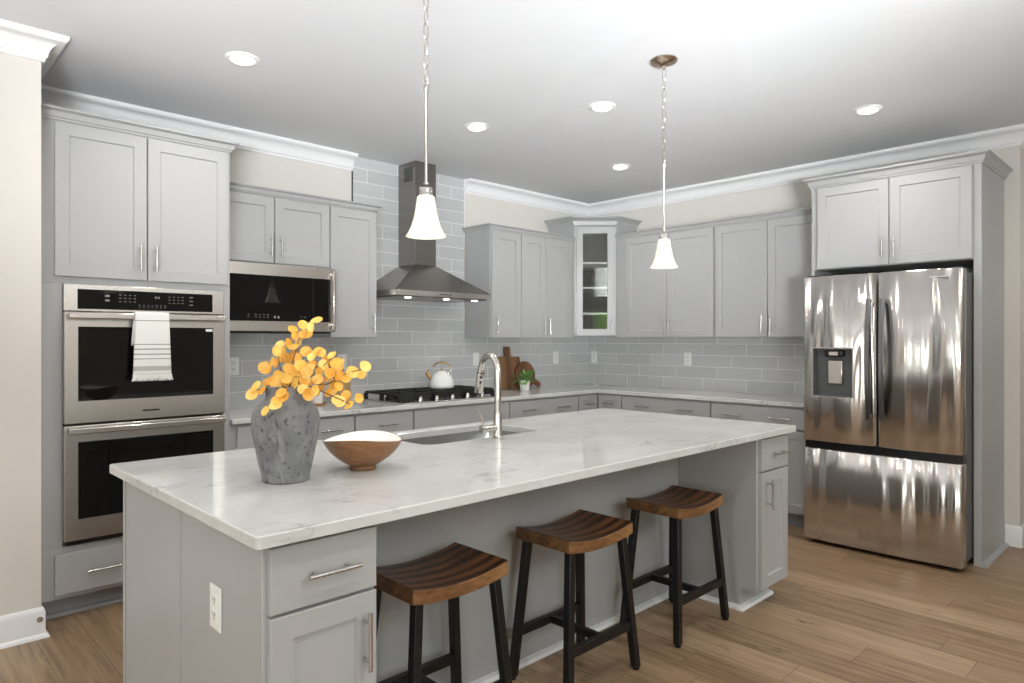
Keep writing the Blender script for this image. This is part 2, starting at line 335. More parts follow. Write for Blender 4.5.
# ------------------------------------------------------------------ mesh builder
class MB:
    def __init__(s): s.v = []; s.f = []
    def add(s, vs, fs):
        o = len(s.v); s.v += [tuple(v) for v in vs]; s.f += [tuple(i + o for i in f) for f in fs]; return s
    def box(s, x0, x1, y0, y1, z0, z1):
        if x0 > x1: x0, x1 = x1, x0
        if y0 > y1: y0, y1 = y1, y0
        if z0 > z1: z0, z1 = z1, z0
        return s.add([(x0, y0, z0), (x1, y0, z0), (x1, y1, z0), (x0, y1, z0), (x0, y0, z1), (x1, y0, z1), (x1, y1, z1), (x0, y1, z1)],
                     [(0, 3, 2, 1), (4, 5, 6, 7), (0, 1, 5, 4), (1, 2, 6, 5), (2, 3, 7, 6), (3, 0, 4, 7)])
    def prism(s, poly, z0, z1):
        n = len(poly)
        a = sum(poly[i][0] * poly[(i + 1) % n][1] - poly[(i + 1) % n][0] * poly[i][1] for i in range(n))
        if a < 0: poly = poly[::-1]
        return s.add([(x, y, z0) for x, y in poly] + [(x, y, z1) for x, y in poly],
                     [tuple(range(n - 1, -1, -1)), tuple(range(n, 2 * n))] + [(i, (i + 1) % n, n + (i + 1) % n, n + i) for i in range(n)])
    def loft(s, rings, cap=True, close=True):
        n = len(rings[0]); vs = [p for r in rings for p in r]; fs = []
        for k in range(len(rings) - 1):
            for i in range(n if close else n - 1):
                j = (i + 1) % n; fs.append((k * n + i, k * n + j, (k + 1) * n + j, (k + 1) * n + i))
        if cap: fs += [tuple(range(n - 1, -1, -1)), tuple(range((len(rings) - 1) * n, len(rings) * n))]
        return s.add(vs, fs)
    def lathe(s, prof, c=(0, 0, 0), n=32, cap=True):
        return s.loft([[(c[0] + r * math.cos(2 * PI * i / n), c[1] + r * math.sin(2 * PI * i / n), c[2] + z) for i in range(n)] for r, z in prof], cap)
    def tube(s, pts, r, n=10, cap=True, closed=False):
        pts = [Vector(p) for p in pts]; N = len(pts); rr = r if isinstance(r, (list, tuple)) else [r] * N
        rings = []; prev = None
        for i, p in enumerate(pts):
            if closed: d = pts[(i + 1) % N] - pts[i - 1]
            else: d = pts[min(i + 1, N - 1)] - pts[max(i - 1, 0)]
            d = d.normalized()
            if prev is None:
                a = Vector((0, 0, 1)) if abs(d.z) < .9 else Vector((1, 0, 0)); e = d.cross(a).normalized()
            else:
                e = (prev - d * prev.dot(d)).normalized()
            prev = e; g = d.cross(e)
            rings.append([tuple(p + (e * math.cos(2 * PI * k / n) + g * math.sin(2 * PI * k / n)) * rr[i]) for k in range(n)])
        if closed: rings.append(rings[0]); cap = False
        return s.loft(rings, cap)
    def cyl(s, a, b, r, n=16, r2=None): return s.tube([a, b], [r, r if r2 is None else r2], n)
    def bar(s, a, b, w, h, up=(0, 0, 1)):   # rectangular bar from a to b
        a, b = Vector(a), Vector(b); d = (b - a).normalized(); e = d.cross(Vector(up)).normalized(); g = e.cross(d)
        q = lambda p: [tuple(p + e * x * w / 2 + g * y * h / 2) for x, y in ((-1, -1), (1, -1), (1, 1), (-1, 1))]
        return s.loft([q(a), q(b)])
    def sphere(s, c, r, n=16, sz=1.0):
        k = max(6, n // 2)
        return s.lathe([(max(1e-4, r * math.sin(PI * i / k)), -r * sz * math.cos(PI * i / k)) for i in range(k + 1)], c, n)
    def sweep(s, prof, path, closed=False):
        # prof: (out, z) polygon; out is to the RIGHT of travel along path
        P = [Vector((p[0], p[1])) for p in path]; N = len(P); rings = []
        for i in range(N):
            dirs = []
            if i > 0 or closed: dirs.append((P[i] - P[i - 1]).normalized())
            if i < N - 1 or closed: dirs.append((P[(i + 1) % N] - P[i]).normalized())
            ns = [Vector((d.y, -d.x)) for d in dirs]
            m = ns[0] if len(ns) == 1 else (ns[0] + ns[1]) / (1 + ns[0].dot(ns[1]))
            rings.append([(P[i].x + m.x * o, P[i].y + m.y * o, z) for o, z in prof])
        if closed: rings.append(rings[0])
        return s.loft(rings, not closed)
    def rot(s, M, start=0):
        for i in range(start, len(s.v)): s.v[i] = tuple(M @ Vector(s.v[i]))
        return s
    def build(s, name, mat, parent=None, smooth=None, bevel=0, seg=2, label=None):
        off = Vector((0, 0, 0)); p = parent
        while p is not None: off += p.location; p = p.parent
        me = bpy.data.meshes.new(name)
        me.from_pydata([tuple(Vector(v) - off) for v in s.v], [], s.f)
        bm = bmesh.new(); bm.from_mesh(me); bmesh.ops.recalc_face_normals(bm, faces=bm.faces); bm.to_mesh(me); bm.free()
        o = bpy.data.objects.new(name, me); COL.objects.link(o); o.parent = parent
        if mat: me.materials.append(mat)
        if smooth is not None:
            for q in me.polygons: q.use_smooth = True
            me.set_sharp_from_angle(angle=math.radians(smooth))
        if bevel:
            b = o.modifiers.new('edge', 'BEVEL'); b.width = bevel; b.segments = seg; b.limit_method = 'ANGLE'; b.angle_limit = math.radians(40)
            if smooth is None:
                for q in me.polygons: q.use_smooth = True
                me.set_sharp_from_angle(angle=math.radians(50))
        if label: o['label'] = label
        return o

def thing(name, label, cat, loc=(0, 0, 0), group=None):
    o = bpy.data.objects.new(name, None); COL.objects.link(o); o.location = loc; o.empty_display_size = .1
    return tag(o, label, cat, group)
def tag(o, label, cat, group=None):
    o['label'] = label; o['category'] = cat
    if group: o['group'] = group
    return o
def struct(o):
    o['kind'] = 'structure'; return o
def recenter(o, loc):
    # give a single-mesh thing its origin at its base
    loc = Vector(loc)
    for v in o.data.vertices: v.co -= loc
    o.location = loc; return o
def copy_tree(o, parent=None):
    c = o.copy(); COL.objects.link(c); c.parent = parent
    for ch in list(o.children): copy_tree(ch, c)
    return c

# frames: a vertical plane with u to the viewer's right, v up, d out towards the room
class Frame:
    def __init__(s, o, u, n): s.o = Vector(o); s.u = Vector(u); s.n = Vector(n)
    def p(s, u, v, d=0): return tuple(s.o + s.u * u + Vector((0, 0, v)) + s.n * d)
    def box(s, mb, u0, u1, v0, v1, d0, d1):
        c = [s.p(u, v, d) for v in (v0, v1) for u, d in ((u0, d0), (u1, d0), (u1, d1), (u0, d1))]
        return mb.add(c, [(0, 3, 2, 1), (4, 5, 6, 7), (0, 1, 5, 4), (1, 2, 6, 5), (2, 3, 7, 6), (3, 0, 4, 7)])
NF = lambda y: Frame((0, y, 0), (1, 0, 0), (0, -1, 0))       # faces the camera side of the oven wall; u = x
EF = lambda x: Frame((x, 0, 0), (0, -1, 0), (-1, 0, 0))      # faces away from the fridge wall; u = -y
SF = lambda y: Frame((0, y, 0), (-1, 0, 0), (0, 1, 0))       # back of the island; u = -x

def shaker(F, u0, u1, v0, v1, d0=0, th=.02, rail=.058, rec=.009, glass=False):
    mb = MB(); e = .002
    def ring(a, d): return [F.p(u0 + a, v0 + a, d), F.p(u1 - a, v0 + a, d), F.p(u1 - a, v1 - a, d), F.p(u0 + a, v1 - a, d)]
    rings = [ring(0, d0), ring(0, d0 + th - e), ring(e, d0 + th), ring(rail, d0 + th), ring(rail + .004, d0 + th - (th if glass else rec))]
    if glass:
        rings = [ring(rail + .004, d0)] + rings[:-1] + [ring(rail + .003, d0 + th - .003)] + [ring(rail + .004, d0)]
        mb.loft(rings, cap=False)
    else: mb.loft(rings, cap=True)
    return mb
def slab(F, u0, u1, v0, v1, d0=0, th=.02):
    mb = MB(); e = .002
    def ring(a, d): return [F.p(u0 + a, v0 + a, d), F.p(u1 - a, v0 + a, d), F.p(u1 - a, v1 - a, d), F.p(u0 + a, v1 - a, d)]
    return mb.loft([ring(0, d0), ring(0, d0 + th - e), ring(e, d0 + th)])
def pull(F, u, v, L, vert, d, parent, r=.0058):
    mb = MB(); h = .032
    P = (lambda t, dd: F.p(u, v + t, dd)) if vert else (lambda t, dd: F.p(u + t, v, dd))
    mb.cyl(P(-L / 2, d + h), P(L / 2, d + h), r, 12)
    for t in (-L / 2 + .025, L / 2 - .025): mb.cyl(P(t, d), P(t, d + h), r * .85, 10)
    return mb.build('handle', NICKEL, parent, smooth=40)
def door(parent, F, u0, u1, v0, v1, hu=None, hv=None, L=.135, d0=0, glass=False):
    o = shaker(F, u0, u1, v0, v1, d0, glass=glass).build('door', GREY, parent)
    if hu is not None: pull(F, hu, hv, L, True, d0 + .02, o)
    return o
def drawer(parent, F, u0, u1, v0, v1, hs=(), L=.15, d0=0, panel=False):
    o = (shaker(F, u0, u1, v0, v1, d0, rail=.045) if panel else slab(F, u0, u1, v0, v1, d0)).build('drawer', GREY, parent)
    for hu in hs: pull(F, hu, (v0 + v1) / 2, L, False, d0 + .02, o)
    return o
def crown_prof(z0, z1, out):
    h = z1 - z0
    return [(-.004, z0), (.008, z0), (.010, z0 + h * .18), (.016, z0 + h * .22), (.018, z0 + h * .40), (out * .55, z0 + h * .66), (out * .86, z0 + h * .80),
            (out, z0 + h * .82), (out, z1), (-.004, z1)]

# ------------------------------------------------------------------ room shell
def wall_open(name, F, u0, u1, v0, v1, th, holes, mat=WALL):
    mb = MB(); us = sorted({u0, u1} | {h[0] for h in holes} | {h[1] for h in holes}); vs = sorted({v0, v1} | {h[2] for h in holes} | {h[3] for h in holes})
    for i in range(len(us) - 1):
        for j in range(len(vs) - 1):
            cu, cv = (us[i] + us[i + 1]) / 2, (vs[j] + vs[j + 1]) / 2
            if any(h[0] < cu < h[1] and h[2] < cv < h[3] for h in holes): continue
            F.box(mb, us[i], us[i + 1], vs[j], vs[j + 1], -th, 0)
    return struct(mb.build(name, mat))
WX, WY = -4.785, -.775     # corner of the left wall stub
struct(MB().box(XW - .3, XE + .3, YS - .3, .3, FZ - .12, FZ).build('floor', FLOOR))
struct(MB().box(XW - .15, XE + .15, YH, .15, CZ, CZ + .25).build('ceiling', CEIL))
struct(MB().box(XW - .15, XE + .15, YS - .15, YH, HZ, HZ + .15).build('ceiling_high', CEIL))
struct(MB().box(XW - .15, XE + .15, YH, YH + .14, CZ + .25, HZ + .15).build('wall_header', WALL))
struct(MB().box(WX - .12, .14, 0, .14, FZ, CZ).build('wall_north', WALL))
struct(MB().box(XW, WX, WY, 0, FZ, CZ).build('wall_left', WALL))
struct(MB().box(0, .14, -3.583, 0, FZ, CZ).build('wall_east', WALL))
struct(MB().box(.14, XE, -3.583, -3.44, FZ, CZ).build('wall_hall', WALL))
struct(MB().box(XE, XE + .15, YS - .15, -3.44, FZ, HZ).build('wall_far_east', WALL))
wall_open('wall_south', Frame((0, YS, 0), (1, 0, 0), (0, 1, 0)), XW - .15, XE, FZ, HZ, .15, SOUTH_WIN)
wall_open('wall_west', Frame((XW, 0, 0), (0, 1, 0), (1, 0, 0)), YS, WY, FZ, HZ, .15, WEST_WIN)
# tile backsplash
TT = .01
mb = MB(); mb.box(-3.88, 0, -TT, 0, .9, 1.45); mb.box(-2.736, -1.663, -TT, 0, 1.45, CZ)
struct(mb.build('wall_tile_north', TILE_N))
struct(MB().box(-TT, 0, -2.53, -TT, .9, 1.40).build('wall_tile_east', TILE_E))
# crown moulding
CH, CO = .112, .092
cprof = [(0, CZ), (0, CZ - CH), (.012, CZ - CH), (.014, CZ - CH + .014), (.022, CZ - CH + .02)]
for i in range(1, 9):
    a = PI / 2 * i / 8
    cprof.append((.022 + .056 * (1 - math.cos(a)), CZ - CH + .02 + .064 * math.sin(a)))
cprof += [(CO - .008, CZ - .024), (CO, CZ - .016), (CO, CZ)]
struct(MB().sweep(cprof, [(XW, WY), (WX, WY), (WX, 0), (-2.738, 0)]).build('trim_1', TRIM, smooth=35))
struct(MB().sweep(cprof, [(-1.661, 0), (0, 0), (0, -3.583), (XE, -3.583)]).build('trim_2', TRIM, smooth=35))
# thin strip ending the tile column against painted wall
struct(MB().box(-2.742, -2.736, -.012, 0, 2.3, CZ).build('trim_3', SLOT))
struct(MB().box(-1.664, -1.658, -.012, 0, 2.25, CZ - .01).build('trim_4', TRIM))
bprof = [(0, FZ), (.014, FZ), (.014, FZ + .115), (.009, FZ + .13), (.004, FZ + .135), (0, FZ + .135)]
qprof = [(.0, FZ), (.028, FZ), (.027, FZ + .008), (.022, FZ + .015), (.0, FZ + .019)]
struct(MB().sweep(bprof, [(XW, WY), (WX, WY), (WX, -.60)]).build('baseboard_left', TRIM, smooth=35))
struct(MB().sweep([(.014 if a == 0 else a, z) for a, z in qprof], [(XW, WY), (WX, WY), (WX, -.60)]).build('baseboard_left_shoe', TRIM, smooth=35))
struct(MB().sweep(bprof, [(0, -3.505), (0, -3.583), (XE, -3.583)]).build('baseboard_right', TRIM, smooth=35))
# windows behind the viewer
wi = 0
for F, L in ((Frame((0, YS, 0), (1, 0, 0), (0, 1, 0)), SOUTH_WIN), (Frame((XW, 0, 0), (0, 1, 0), (1, 0, 0)), WEST_WIN)):
    for (a, b, c, d) in L:
        wi += 1; mb = MB()
        for (p, q, r_, s_) in ((a, a + .05, c, d), (b - .05, b, c, d), (a + .05, b - .05, c, c + .05), (a + .05, b - .05, d - .05, d)): F.box(mb, p, q, r_, s_, -.10, -.03)
        if b - a > 1: F.box(mb, (a + b) / 2 - .025, (a + b) / 2 + .025, c + .05, d - .05, -.09, -.04)
        for (p, q, r_, s_) in ((a - .08, a, c - .08, d + .08), (b, b + .08, c - .08, d + .08), (a, b, c - .08, c), (a, b, d, d + .08)):
            if r_ > FZ or s_ > FZ: F.box(mb, p, q, max(r_, FZ + .001), s_, .0, .018)
        o = struct(mb.build('window_%d' % wi, TRIM))
        g = MB(); F.box(g, a + .05, b - .05, c + .05, d - .05, -.068, -.062); g.build('pane', PANE, o)
# outside
struct(MB().box(-30, 20, -40, YS - .4, -.4, -.3).build('ground_paving', PAVINGM))
struct(MB().box(-40, XW - .4, YS - .4, 10, -.4, -.3).build('ground_side_paving', PAVINGM))
mb = MB()
rnd = random.Random(5)
for i in range(48):
    mb.sphere((-16.5 + i * .16, -15 + rnd.uniform(-.6, .6), .35 + rnd.uniform(-.15, .15) + .7 * (i % 3)), rnd.uniform(.55, .8), 10)
h = mb.build('garden_hedge', HEDGEM, smooth=180); tag(h, 'long clipped green hedge across the paving outside the windows', 'hedge')
h['kind'] = 'stuff'

# ------------------------------------------------------------------ tall oven cabinet
F = NF(-.62)
t = thing('oven_cabinet', 'tall grey cabinet housing the double wall oven beside the left wall', 'cabinet', (-4.33, -.31, FZ))
mb = MB(); X0, X1 = WX + .003, -3.882
mb.box(X0, X1, -.62, -.005, .12, .368); mb.box(X0, X1, -.62, -.005, 1.628, 2.41); mb.box(X0, -4.675, -.62, -.005, .368, 1.628); mb.box(-3.92, X1, -.62, -.005, .368, 1.628); mb.box(-4.675, -3.92, -.06, -.005, .368, 1.628)
mb.build('body', GREY, t, bevel=.0015)
MB().box(X0, X1, -.545, -.01, FZ, .12).build('toe_kick', TOEK, t)
MB().sweep(qprof, [(X0, -.545), (X1, -.545)]).build('shoe_molding', TOEK, t)
door(t, F, -4.709, -4.312, 1.662, 2.395, -4.345, 1.775)
door(t, F, -4.305, -3.899, 1.662, 2.395, -4.272, 1.775)
drawer(t, F, -4.709, -3.899, .142, .335, (-4.50, -4.11), L=.16)
MB().sweep(crown_prof(2.405, 2.458, .042), [(X0, -.62), (X1, -.62), (X1, -.01)]).build('crown', GREY, t, smooth=30)

# double wall oven
F = NF(-.62); OX0, OX1 = -4.675, -3.922
t = thing('double_wall_oven', 'stainless double wall oven with black glass doors built into tall cabinet', 'oven', (-4.3, -.35, .39))
MB().box(OX0 + .015, OX1 - .015, -.60, -.07, .40, 1.615).build('body', GASKET, t)
mb = MB(); F.box(mb, OX0, OX1, 1.497, 1.628, .0, .022); mb.build('control_panel', STEEL, t, bevel=.003)
cp = t.children[-1]
mb = MB(); F.box(mb, -4.618, -3.985, 1.508, 1.604, .021, .0245); g = mb.build('panel_glass', BGLASS, cp)
mk = MB(); rm = random.Random(3)
def marks(mk, u0, du, n, v0, dv, m, w_, h_):
    for i in range(n):
        for j in range(m):
            u = u0 + i * du; v = v0 - j * dv; F.box(mk, u, u + w_, v, v + h_, .0244, .0249)
marks(mk, -4.502, 0, 1, 1.569, .0, 1, .020, .012); marks(mk, -4.502, 0, 1, 1.548, .0, 1, .020, .010)
marks(mk, -4.44, .022, 4, 1.580, .016, 3, .010, .0035); marks(mk, -4.21, .022, 4, 1.580, .016, 3, .010, .0035)
marks(mk, -4.35, .020, 7, 1.533, .010, 2, .007, .003); marks(mk, -4.275, .014, 2, 1.570, 0, 1, .009, .011)
marks(mk, -4.105, 0, 1, 1.580, .020, 3, .018, .006)
mk.build('panel_lettering', MARK, g)
def oven_door(v0, v1, gv0, gv1, hv, logo):
    mb = MB(); F.box(mb, OX0, OX1, v0, v1, .0, .034); d = mb.build('door', STEEL, t, bevel=.004)
    mb = MB(); F.box(mb, -4.618, -3.985, gv0, gv1, .033, .0365); mb.build('window', BGLASS, d, bevel=.001)
    mb = MB(); F.box(mb, OX0 + .012, OX1 - .012, hv - .014, hv + .014, .066, .084)
    for u in (OX0 + .03, OX1 - .06): F.box(mb, u, u + .03, hv - .009, hv + .009, .033, .067)
    mb.build('handle', STEEL, d, bevel=.004)
    if logo:
        mb = MB(); F.box(mb, -4.335, -4.255, logo - .004, logo + .004, .0338, .0348); mb.build('badge', GASKET, d)
        mb = MB(); F.box(mb, -4.025, -3.99, 1.402, 1.416, .0362, .0372); mb.build('sticker', PLAST, d)
    return d
oven_door(.955, 1.493, 1.062, 1.422, 1.474, .998)
oven_door(.394, .945, .495, .866, .922, None)
mb = MB(); F.box(mb, OX0 + .01, OX1 - .01, .370, .392, 0, .014); mb.build('vent_strip', BLACKP, t)

# towel over the upper oven handle
hy = -.62 - .075
tw = thing('dish_towel', 'white striped cotton towel with fringe hung over the upper oven handle', 'towel', (-4.305, hy, 1.46))
def towel_sheet(z_end, front, lead):
    pts = []
    n = 22; m = 14
    s_ = -1 if front else 1
    rows = []
    for i in range(n + 1):
        k = i / n; z = 1.4905 - (1.4905 - z_end) * k
        row = []
        for j in range(m + 1):
            q = j / m; wd = .158 + .022 * k; x = -4.305 + (q - .5) * wd
            y = hy + s_ * (.0135 + .003 * math.sin(q * 9 + 1.2) * k + .004 * k * (1 - 2 * abs(q - .5)))
            row.append((x, y, z))
        rows.append(row)
    return rows
mb = MB(); fr = towel_sheet(1.178, True, 0); bk = towel_sheet(1.33, False, 0)
top = []
for a in (150, 120, 90, 60, 30):
    an = math.radians(a); top.append([(x, hy + .0135 * math.cos(an) , 1.4905 + .0075 * math.sin(an)) for (x, y, z) in bk[0]])
mb.loft(list(reversed(bk)) + top[::-1] + fr, cap=False, close=False)
ob = mb.build('cloth', TOWEL, tw, smooth=60); sd = ob.modifiers.new('thick', 'SOLIDIFY'); sd.thickness = .003; sd.offset = 0
mb = MB(); end = fr[-1]; rf = random.Random(9)
for i in range(64):
    q = i / 63; a = end[0]; b = end[-1]
    x = a[0] + (b[0] - a[0]) * q; k = q * 14; j = min(13, int(k)); y = end[j][1] + (end[j + 1][1] - end[j][1]) * (k - j)
    mb.tube([(x, y, 1.182), (x + rf.uniform(-.002, .002), y - .002, 1.168), (x + (q - .5) * .012 + rf.uniform(-.003, .003), y - .003, 1.152 + rf.uniform(-.004, .004))], [.003, .0024, .0012], 5)
mb.build('fringe', FRINGE, tw, smooth=60)

# ------------------------------------------------------------------ upper cabinets, oven wall
F = NF(-.33)
t = thing('upper_cabinet', 'grey two-door wall cabinet above the microwave', 'cabinet', (-3.49, -.17, 1.83))
MB().box(-3.88, -3.112, -.33, -.005, 1.828, 2.262).build('body', GREY, t, bevel=.0015)
door(t, F, -3.876, -3.498, 1.838, 2.25, -3.525, 1.94); door(t, F, -3.492, -3.115, 1.838, 2.25, -3.462, 1.94)
MB().sweep(crown_prof(2.258, 2.302, .035), [(-3.88, -.33), (-3.112, -.33)]).build('crown', GREY, t, smooth=30)
t = thing('upper_cabinet', 'narrow grey single-door wall cabinet left of the range hood', 'cabinet', (-2.93, -.17, 1.372))
MB().box(-3.110, -2.745, -.33, -.012, 1.372, 2.262).build('body', GREY, t, bevel=.0015)
door(t, F, -3.106, -2.750, 1.374, 2.25, -2.782, 1.475)
MB().sweep(crown_prof(2.258, 2.302, .035), [(-3.110, -.33), (-2.745, -.33), (-2.745, -.012)]).build('crown', GREY, t, smooth=30)

# microwave
t = thing('microwave', 'stainless over-the-range style microwave with black glass door under wall cabinet', 'microwave', (-3.49, -.2, 1.41))
F = NF(-.40); M0, M1 = -3.876, -3.114
MB().box(M0, M1, -.395, -.012, 1.408, 1.826).build('body', GASKET, t, bevel=.002)
mb = MB(); F.box(mb, M0, M1, 1.41, 1.824, -.004, .022); d = mb.build('door', STEEL, t, bevel=.003)
mb = MB(); F.box(mb, M0 + .012, -3.150, 1.472, 1.752, .0215, .0245); g = mb.build('window', BGLASS, d)
mb = MB(); F.box(mb, -3.275, -3.272, 1.472, 1.752, .0244, .0249); mb.build('glass_seam', GASKET, g)
mb = MB()
for u in (-3.70, -3.655, -3.63, -3.605, -3.58): 
    for v in (1.495, 1.51): F.box(mb, u, u + .012, v, v + .003, .0244, .0249)
for u in (-3.535, -3.512): F.box(mb, u, u + .011, 1.490, 1.505, .0244, .0249)
for u in (-3.36, -3.335): F.box(mb, u, u + .012, 1.50, 1.503, .0244, .0249)
mb.build('panel_lettering', MARK, g)
mb = MB(); F.box(mb, -3.845, -3.812, 1.722, 1.742, .0244, .0252); mb.build('sticker', PLAST, g)
mb = MB(); F.box(mb, -3.146, -3.128, 1.425, 1.81, .045, .058)
for v in (1.445, 1.775): F.box(mb, -3.144, -3.130, v, v + .018, .02, .046)
mb.build('handle', STEEL, d, bevel=.004)
mb = MB(); mb.box(M0 + .02, M1 - .02, -.39, -.10, 1.398, 1.409); mb.build('vent_grille', BLACKP, t)

# ------------------------------------------------------------------ range hood
HC = -2.235
t = thing('range_hood', 'stainless chimney range hood on the grey tile above the cooktop', 'range hood', (HC, -.25, 1.665))
HL, HR, HF = HC - .455, HC + .455, -.485
yb = -TT - .001
mb = MB()
mb.box(HL, HR, HF, yb, 1.672, 1.712); mb.build('rim', STEEL, t, bevel=.002)
mb = MB()
CL, CR, CF = HC - .098, HC + .098, -.235
b = [(HL, HF, 1.712), (HR, HF, 1.712), (HR, yb, 1.712), (HL, yb, 1.712)]
tp = [(CL, CF, 1.93), (CR, CF, 1.93), (CR, yb, 1.93), (CL, yb, 1.93)]
mb.loft([b, tp]); mb.build('canopy', STEELD, t)
MB().box(CL, CR, CF, yb, 1.93, CZ - .002).build('chimney', STEELD, t, bevel=.0015); ch = t.children[-1]
mb = MB()
for k in range(9): mb.box(CL - .0015, CL + .002, -.20, -.09, 2.575 + k * .012, 2.582 + k * .012)
mb.build('vent_grille', BLACKP, ch)
MB().box(HL + .03, HR - .03, HF + .03, yb - .02, 1.664, 1.673).build('filter', STEELD, t)
for x, y in ((HC - .30, HF + .06), (HC + .05, HF + .06), (HC + .33, HF + .06)):
    MB().lathe([(.001, 1.658), (.022, 1.658), (.024, 1.664), (.001, 1.664)], (x, y, 0), 16, False).build('led_lamp', HOODLED, t)
mb = MB()
for k in range(4): mb.box(HC - .05 + k * .03, HC - .035 + k * .03, HF - .002, HF + .002, 1.688, 1.696)
mb.build('button', GASKET, t)

# ------------------------------------------------------------------ upper cabinets right of the hood
F = NF(-.33)
t = thing('upper_cabinet', 'grey single-door wall cabinet just right of the range hood', 'cabinet', (-1.48, -.17, 1.372))
MB().box(-1.656, -1.312, -.33, -.012, 1.372, 2.268).build('body', GREY, t, bevel=.0015)
door(t, F, -1.648, -1.316, 1.374, 2.252, -1.612, 1.475)
MB().sweep(crown_prof(2.262, 2.304, .035), [(-1.656, -.012), (-1.656, -.33), (-1.312, -.33)]).build('crown', GREY, t, smooth=30)
t = thing('upper_cabinet', 'grey two-door wall cabinet beside the glass-door corner cabinet, on the hood wall', 'cabinet', (-.96, -.17, 1.372))
MB().box(-1.310, -.612, -.33, -.012, 1.372, 2.268).build('body', GREY, t, bevel=.0015)
door(t, F, -1.306, -1.013, 1.374, 2.252, -1.040, 1.475); door(t, F, -1.009, -.708, 1.374, 2.252, -.98, 1.475)
MB().sweep(crown_prof(2.262, 2.304, .035), [(-1.310, -.33), (-.612, -.33)]).build('crown', GREY, t, smooth=30)

# corner diagonal cabinet with glass door
t = thing('corner_cabinet', 'tall diagonal grey corner wall cabinet with a glass door', 'cabinet', (-.35, -.35, 1.385))
A = (-.608, -.012); B = (-.608, -.332); C2 = (-.332, -.608); D = (-.012, -.608)
Z0, Z1 = 1.386, 2.425
mb = MB()
pent = [A, B, C2, D, (-.012, -.012)]
mb.prism(pent, Z0, Z0 + .02); mb.prism(pent, Z1 - .02, Z1)
mb.box(A[0], A[0] + .016, B[1] + .01, A[1], Z0 + .02, Z1 - .02); mb.box(C2[0] + .01, D[0], D[1], D[1] + .016, Z0 + .02, Z1 - .02)
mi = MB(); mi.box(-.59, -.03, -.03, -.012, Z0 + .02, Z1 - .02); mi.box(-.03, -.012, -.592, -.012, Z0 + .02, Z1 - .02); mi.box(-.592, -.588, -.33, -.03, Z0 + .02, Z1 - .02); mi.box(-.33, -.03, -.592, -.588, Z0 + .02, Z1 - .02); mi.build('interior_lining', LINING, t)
# face frame stiles on the diagonal
dd = Vector((C2[0] - B[0], C2[1] - B[1], 0)); DL = dd.length; du = dd.normalized(); dn = Vector((-du.y, du.x, 0)); dn = -dn if dn.x > 0 else dn
DF = Frame((B[0], B[1], 0), du, dn)
for (a, b, c, e) in ((0, .04, Z0, Z1), (DL - .04, DL, Z0, Z1), (.04, DL - .04, Z0, Z0 + .035), (.04, DL - .04, Z1 - .05, Z1)): DF.box(mb, a, b, c, e, -.018, 0)
mb.build('body', GREY, t)
dr = shaker(DF, .022, DL - .022, Z0 + .008, 2.398, .0, .02, rail=.058, glass=True).build('door', GREY, t)
pull(DF, DL - .045, 1.475, .135, True, .02, dr)
mb = MB(); DF.box(mb, .022 + .057, DL - .022 - .057, Z0 + .065, 2.398 - .057, .006, .010); mb.build('glass_pane', PANE, dr)
for z in (1.59, 1.83, 2.06):
    MB().prism([(-.588, -.034), (-.588, -.322), (-.322, -.588), (-.034, -.588), (-.034, -.034)], z, z + .018).build('shelf', TRIM, t)
MB().sweep(crown_prof(2.418, 2.49, .064), [A, B, C2, D]).build('crown', GREY, t, smooth=30)

# upper cabinets on fridge wall
F = EF(-.33)
defs = [(.612, 1.612, [(.725, 1.160, 1.128), (1.166, 1.606, 1.198)], 'grey two-door wall cabinet on the fridge wall beside the glass corner cabinet'),
        (1.614, 2.510, [(1.624, 2.062, 2.030), (2.068, 2.507, 2.100)], 'grey two-door wall cabinet on the fridge wall right beside the refrigerator')]
for a, b, drs, lb in defs:
    t = thing('upper_cabinet', lb, 'cabinet', (-.17, -(a + b) / 2, 1.372))
    mb = MB(); F.box(mb, a, b, 1.372, 2.285, -.318, 0); mb.build('body', GREY, t, bevel=.0015)
    for u0, u1, hu in drs: door(t, F, u0, u1, 1.38, 2.276, hu, 1.475)
    MB().sweep(crown_prof(2.282, 2.325, .035), [(-.33, -a), (-.33, -b)]).build('crown', GREY, t, smooth=30)

# ------------------------------------------------------------------ fridge surround
PX = -.63
F = EF(PX)
t = thing('fridge_cabinet', 'grey two-door cabinet over the refrigerator with full-height side panels', 'cabinet', (-.3, -3.0, FZ))
mb = MB(); F.box(mb, 2.535, 3.460, 1.835, 2.412, -.62, 0); mb.build('body', GREY, t, bevel=.0015)
mb = MB(); F.box(mb, 2.516, 2.534, FZ, 2.412, -.618, .0); mb.build('side_panel', GREY, t, bevel=.0015)
mb = MB(); F.box(mb, 3.461, 3.501, FZ, 2.412, -.628, .0); sp = mb.build('side_panel', GREY, t, bevel=.0015)
MB().sweep(qprof, [(PX, -3.501), (-.005, -3.501)]).build('shoe_molding', GREY, sp)
F2 = EF(PX)
door(t, F2, 2.559, 3.006, 1.840, 2.390, 2.976, 1.945, L=.13); door(t, F2, 3.012, 3.456, 1.840, 2.390, 3.042, 1.945, L=.13)
MB().sweep(crown_prof(2.40, 2.462, .045), [(-.36, -2.516), (PX, -2.516), (PX, -3.501), (-.005, -3.501)]).build('crown', GREY, t, smooth=30)

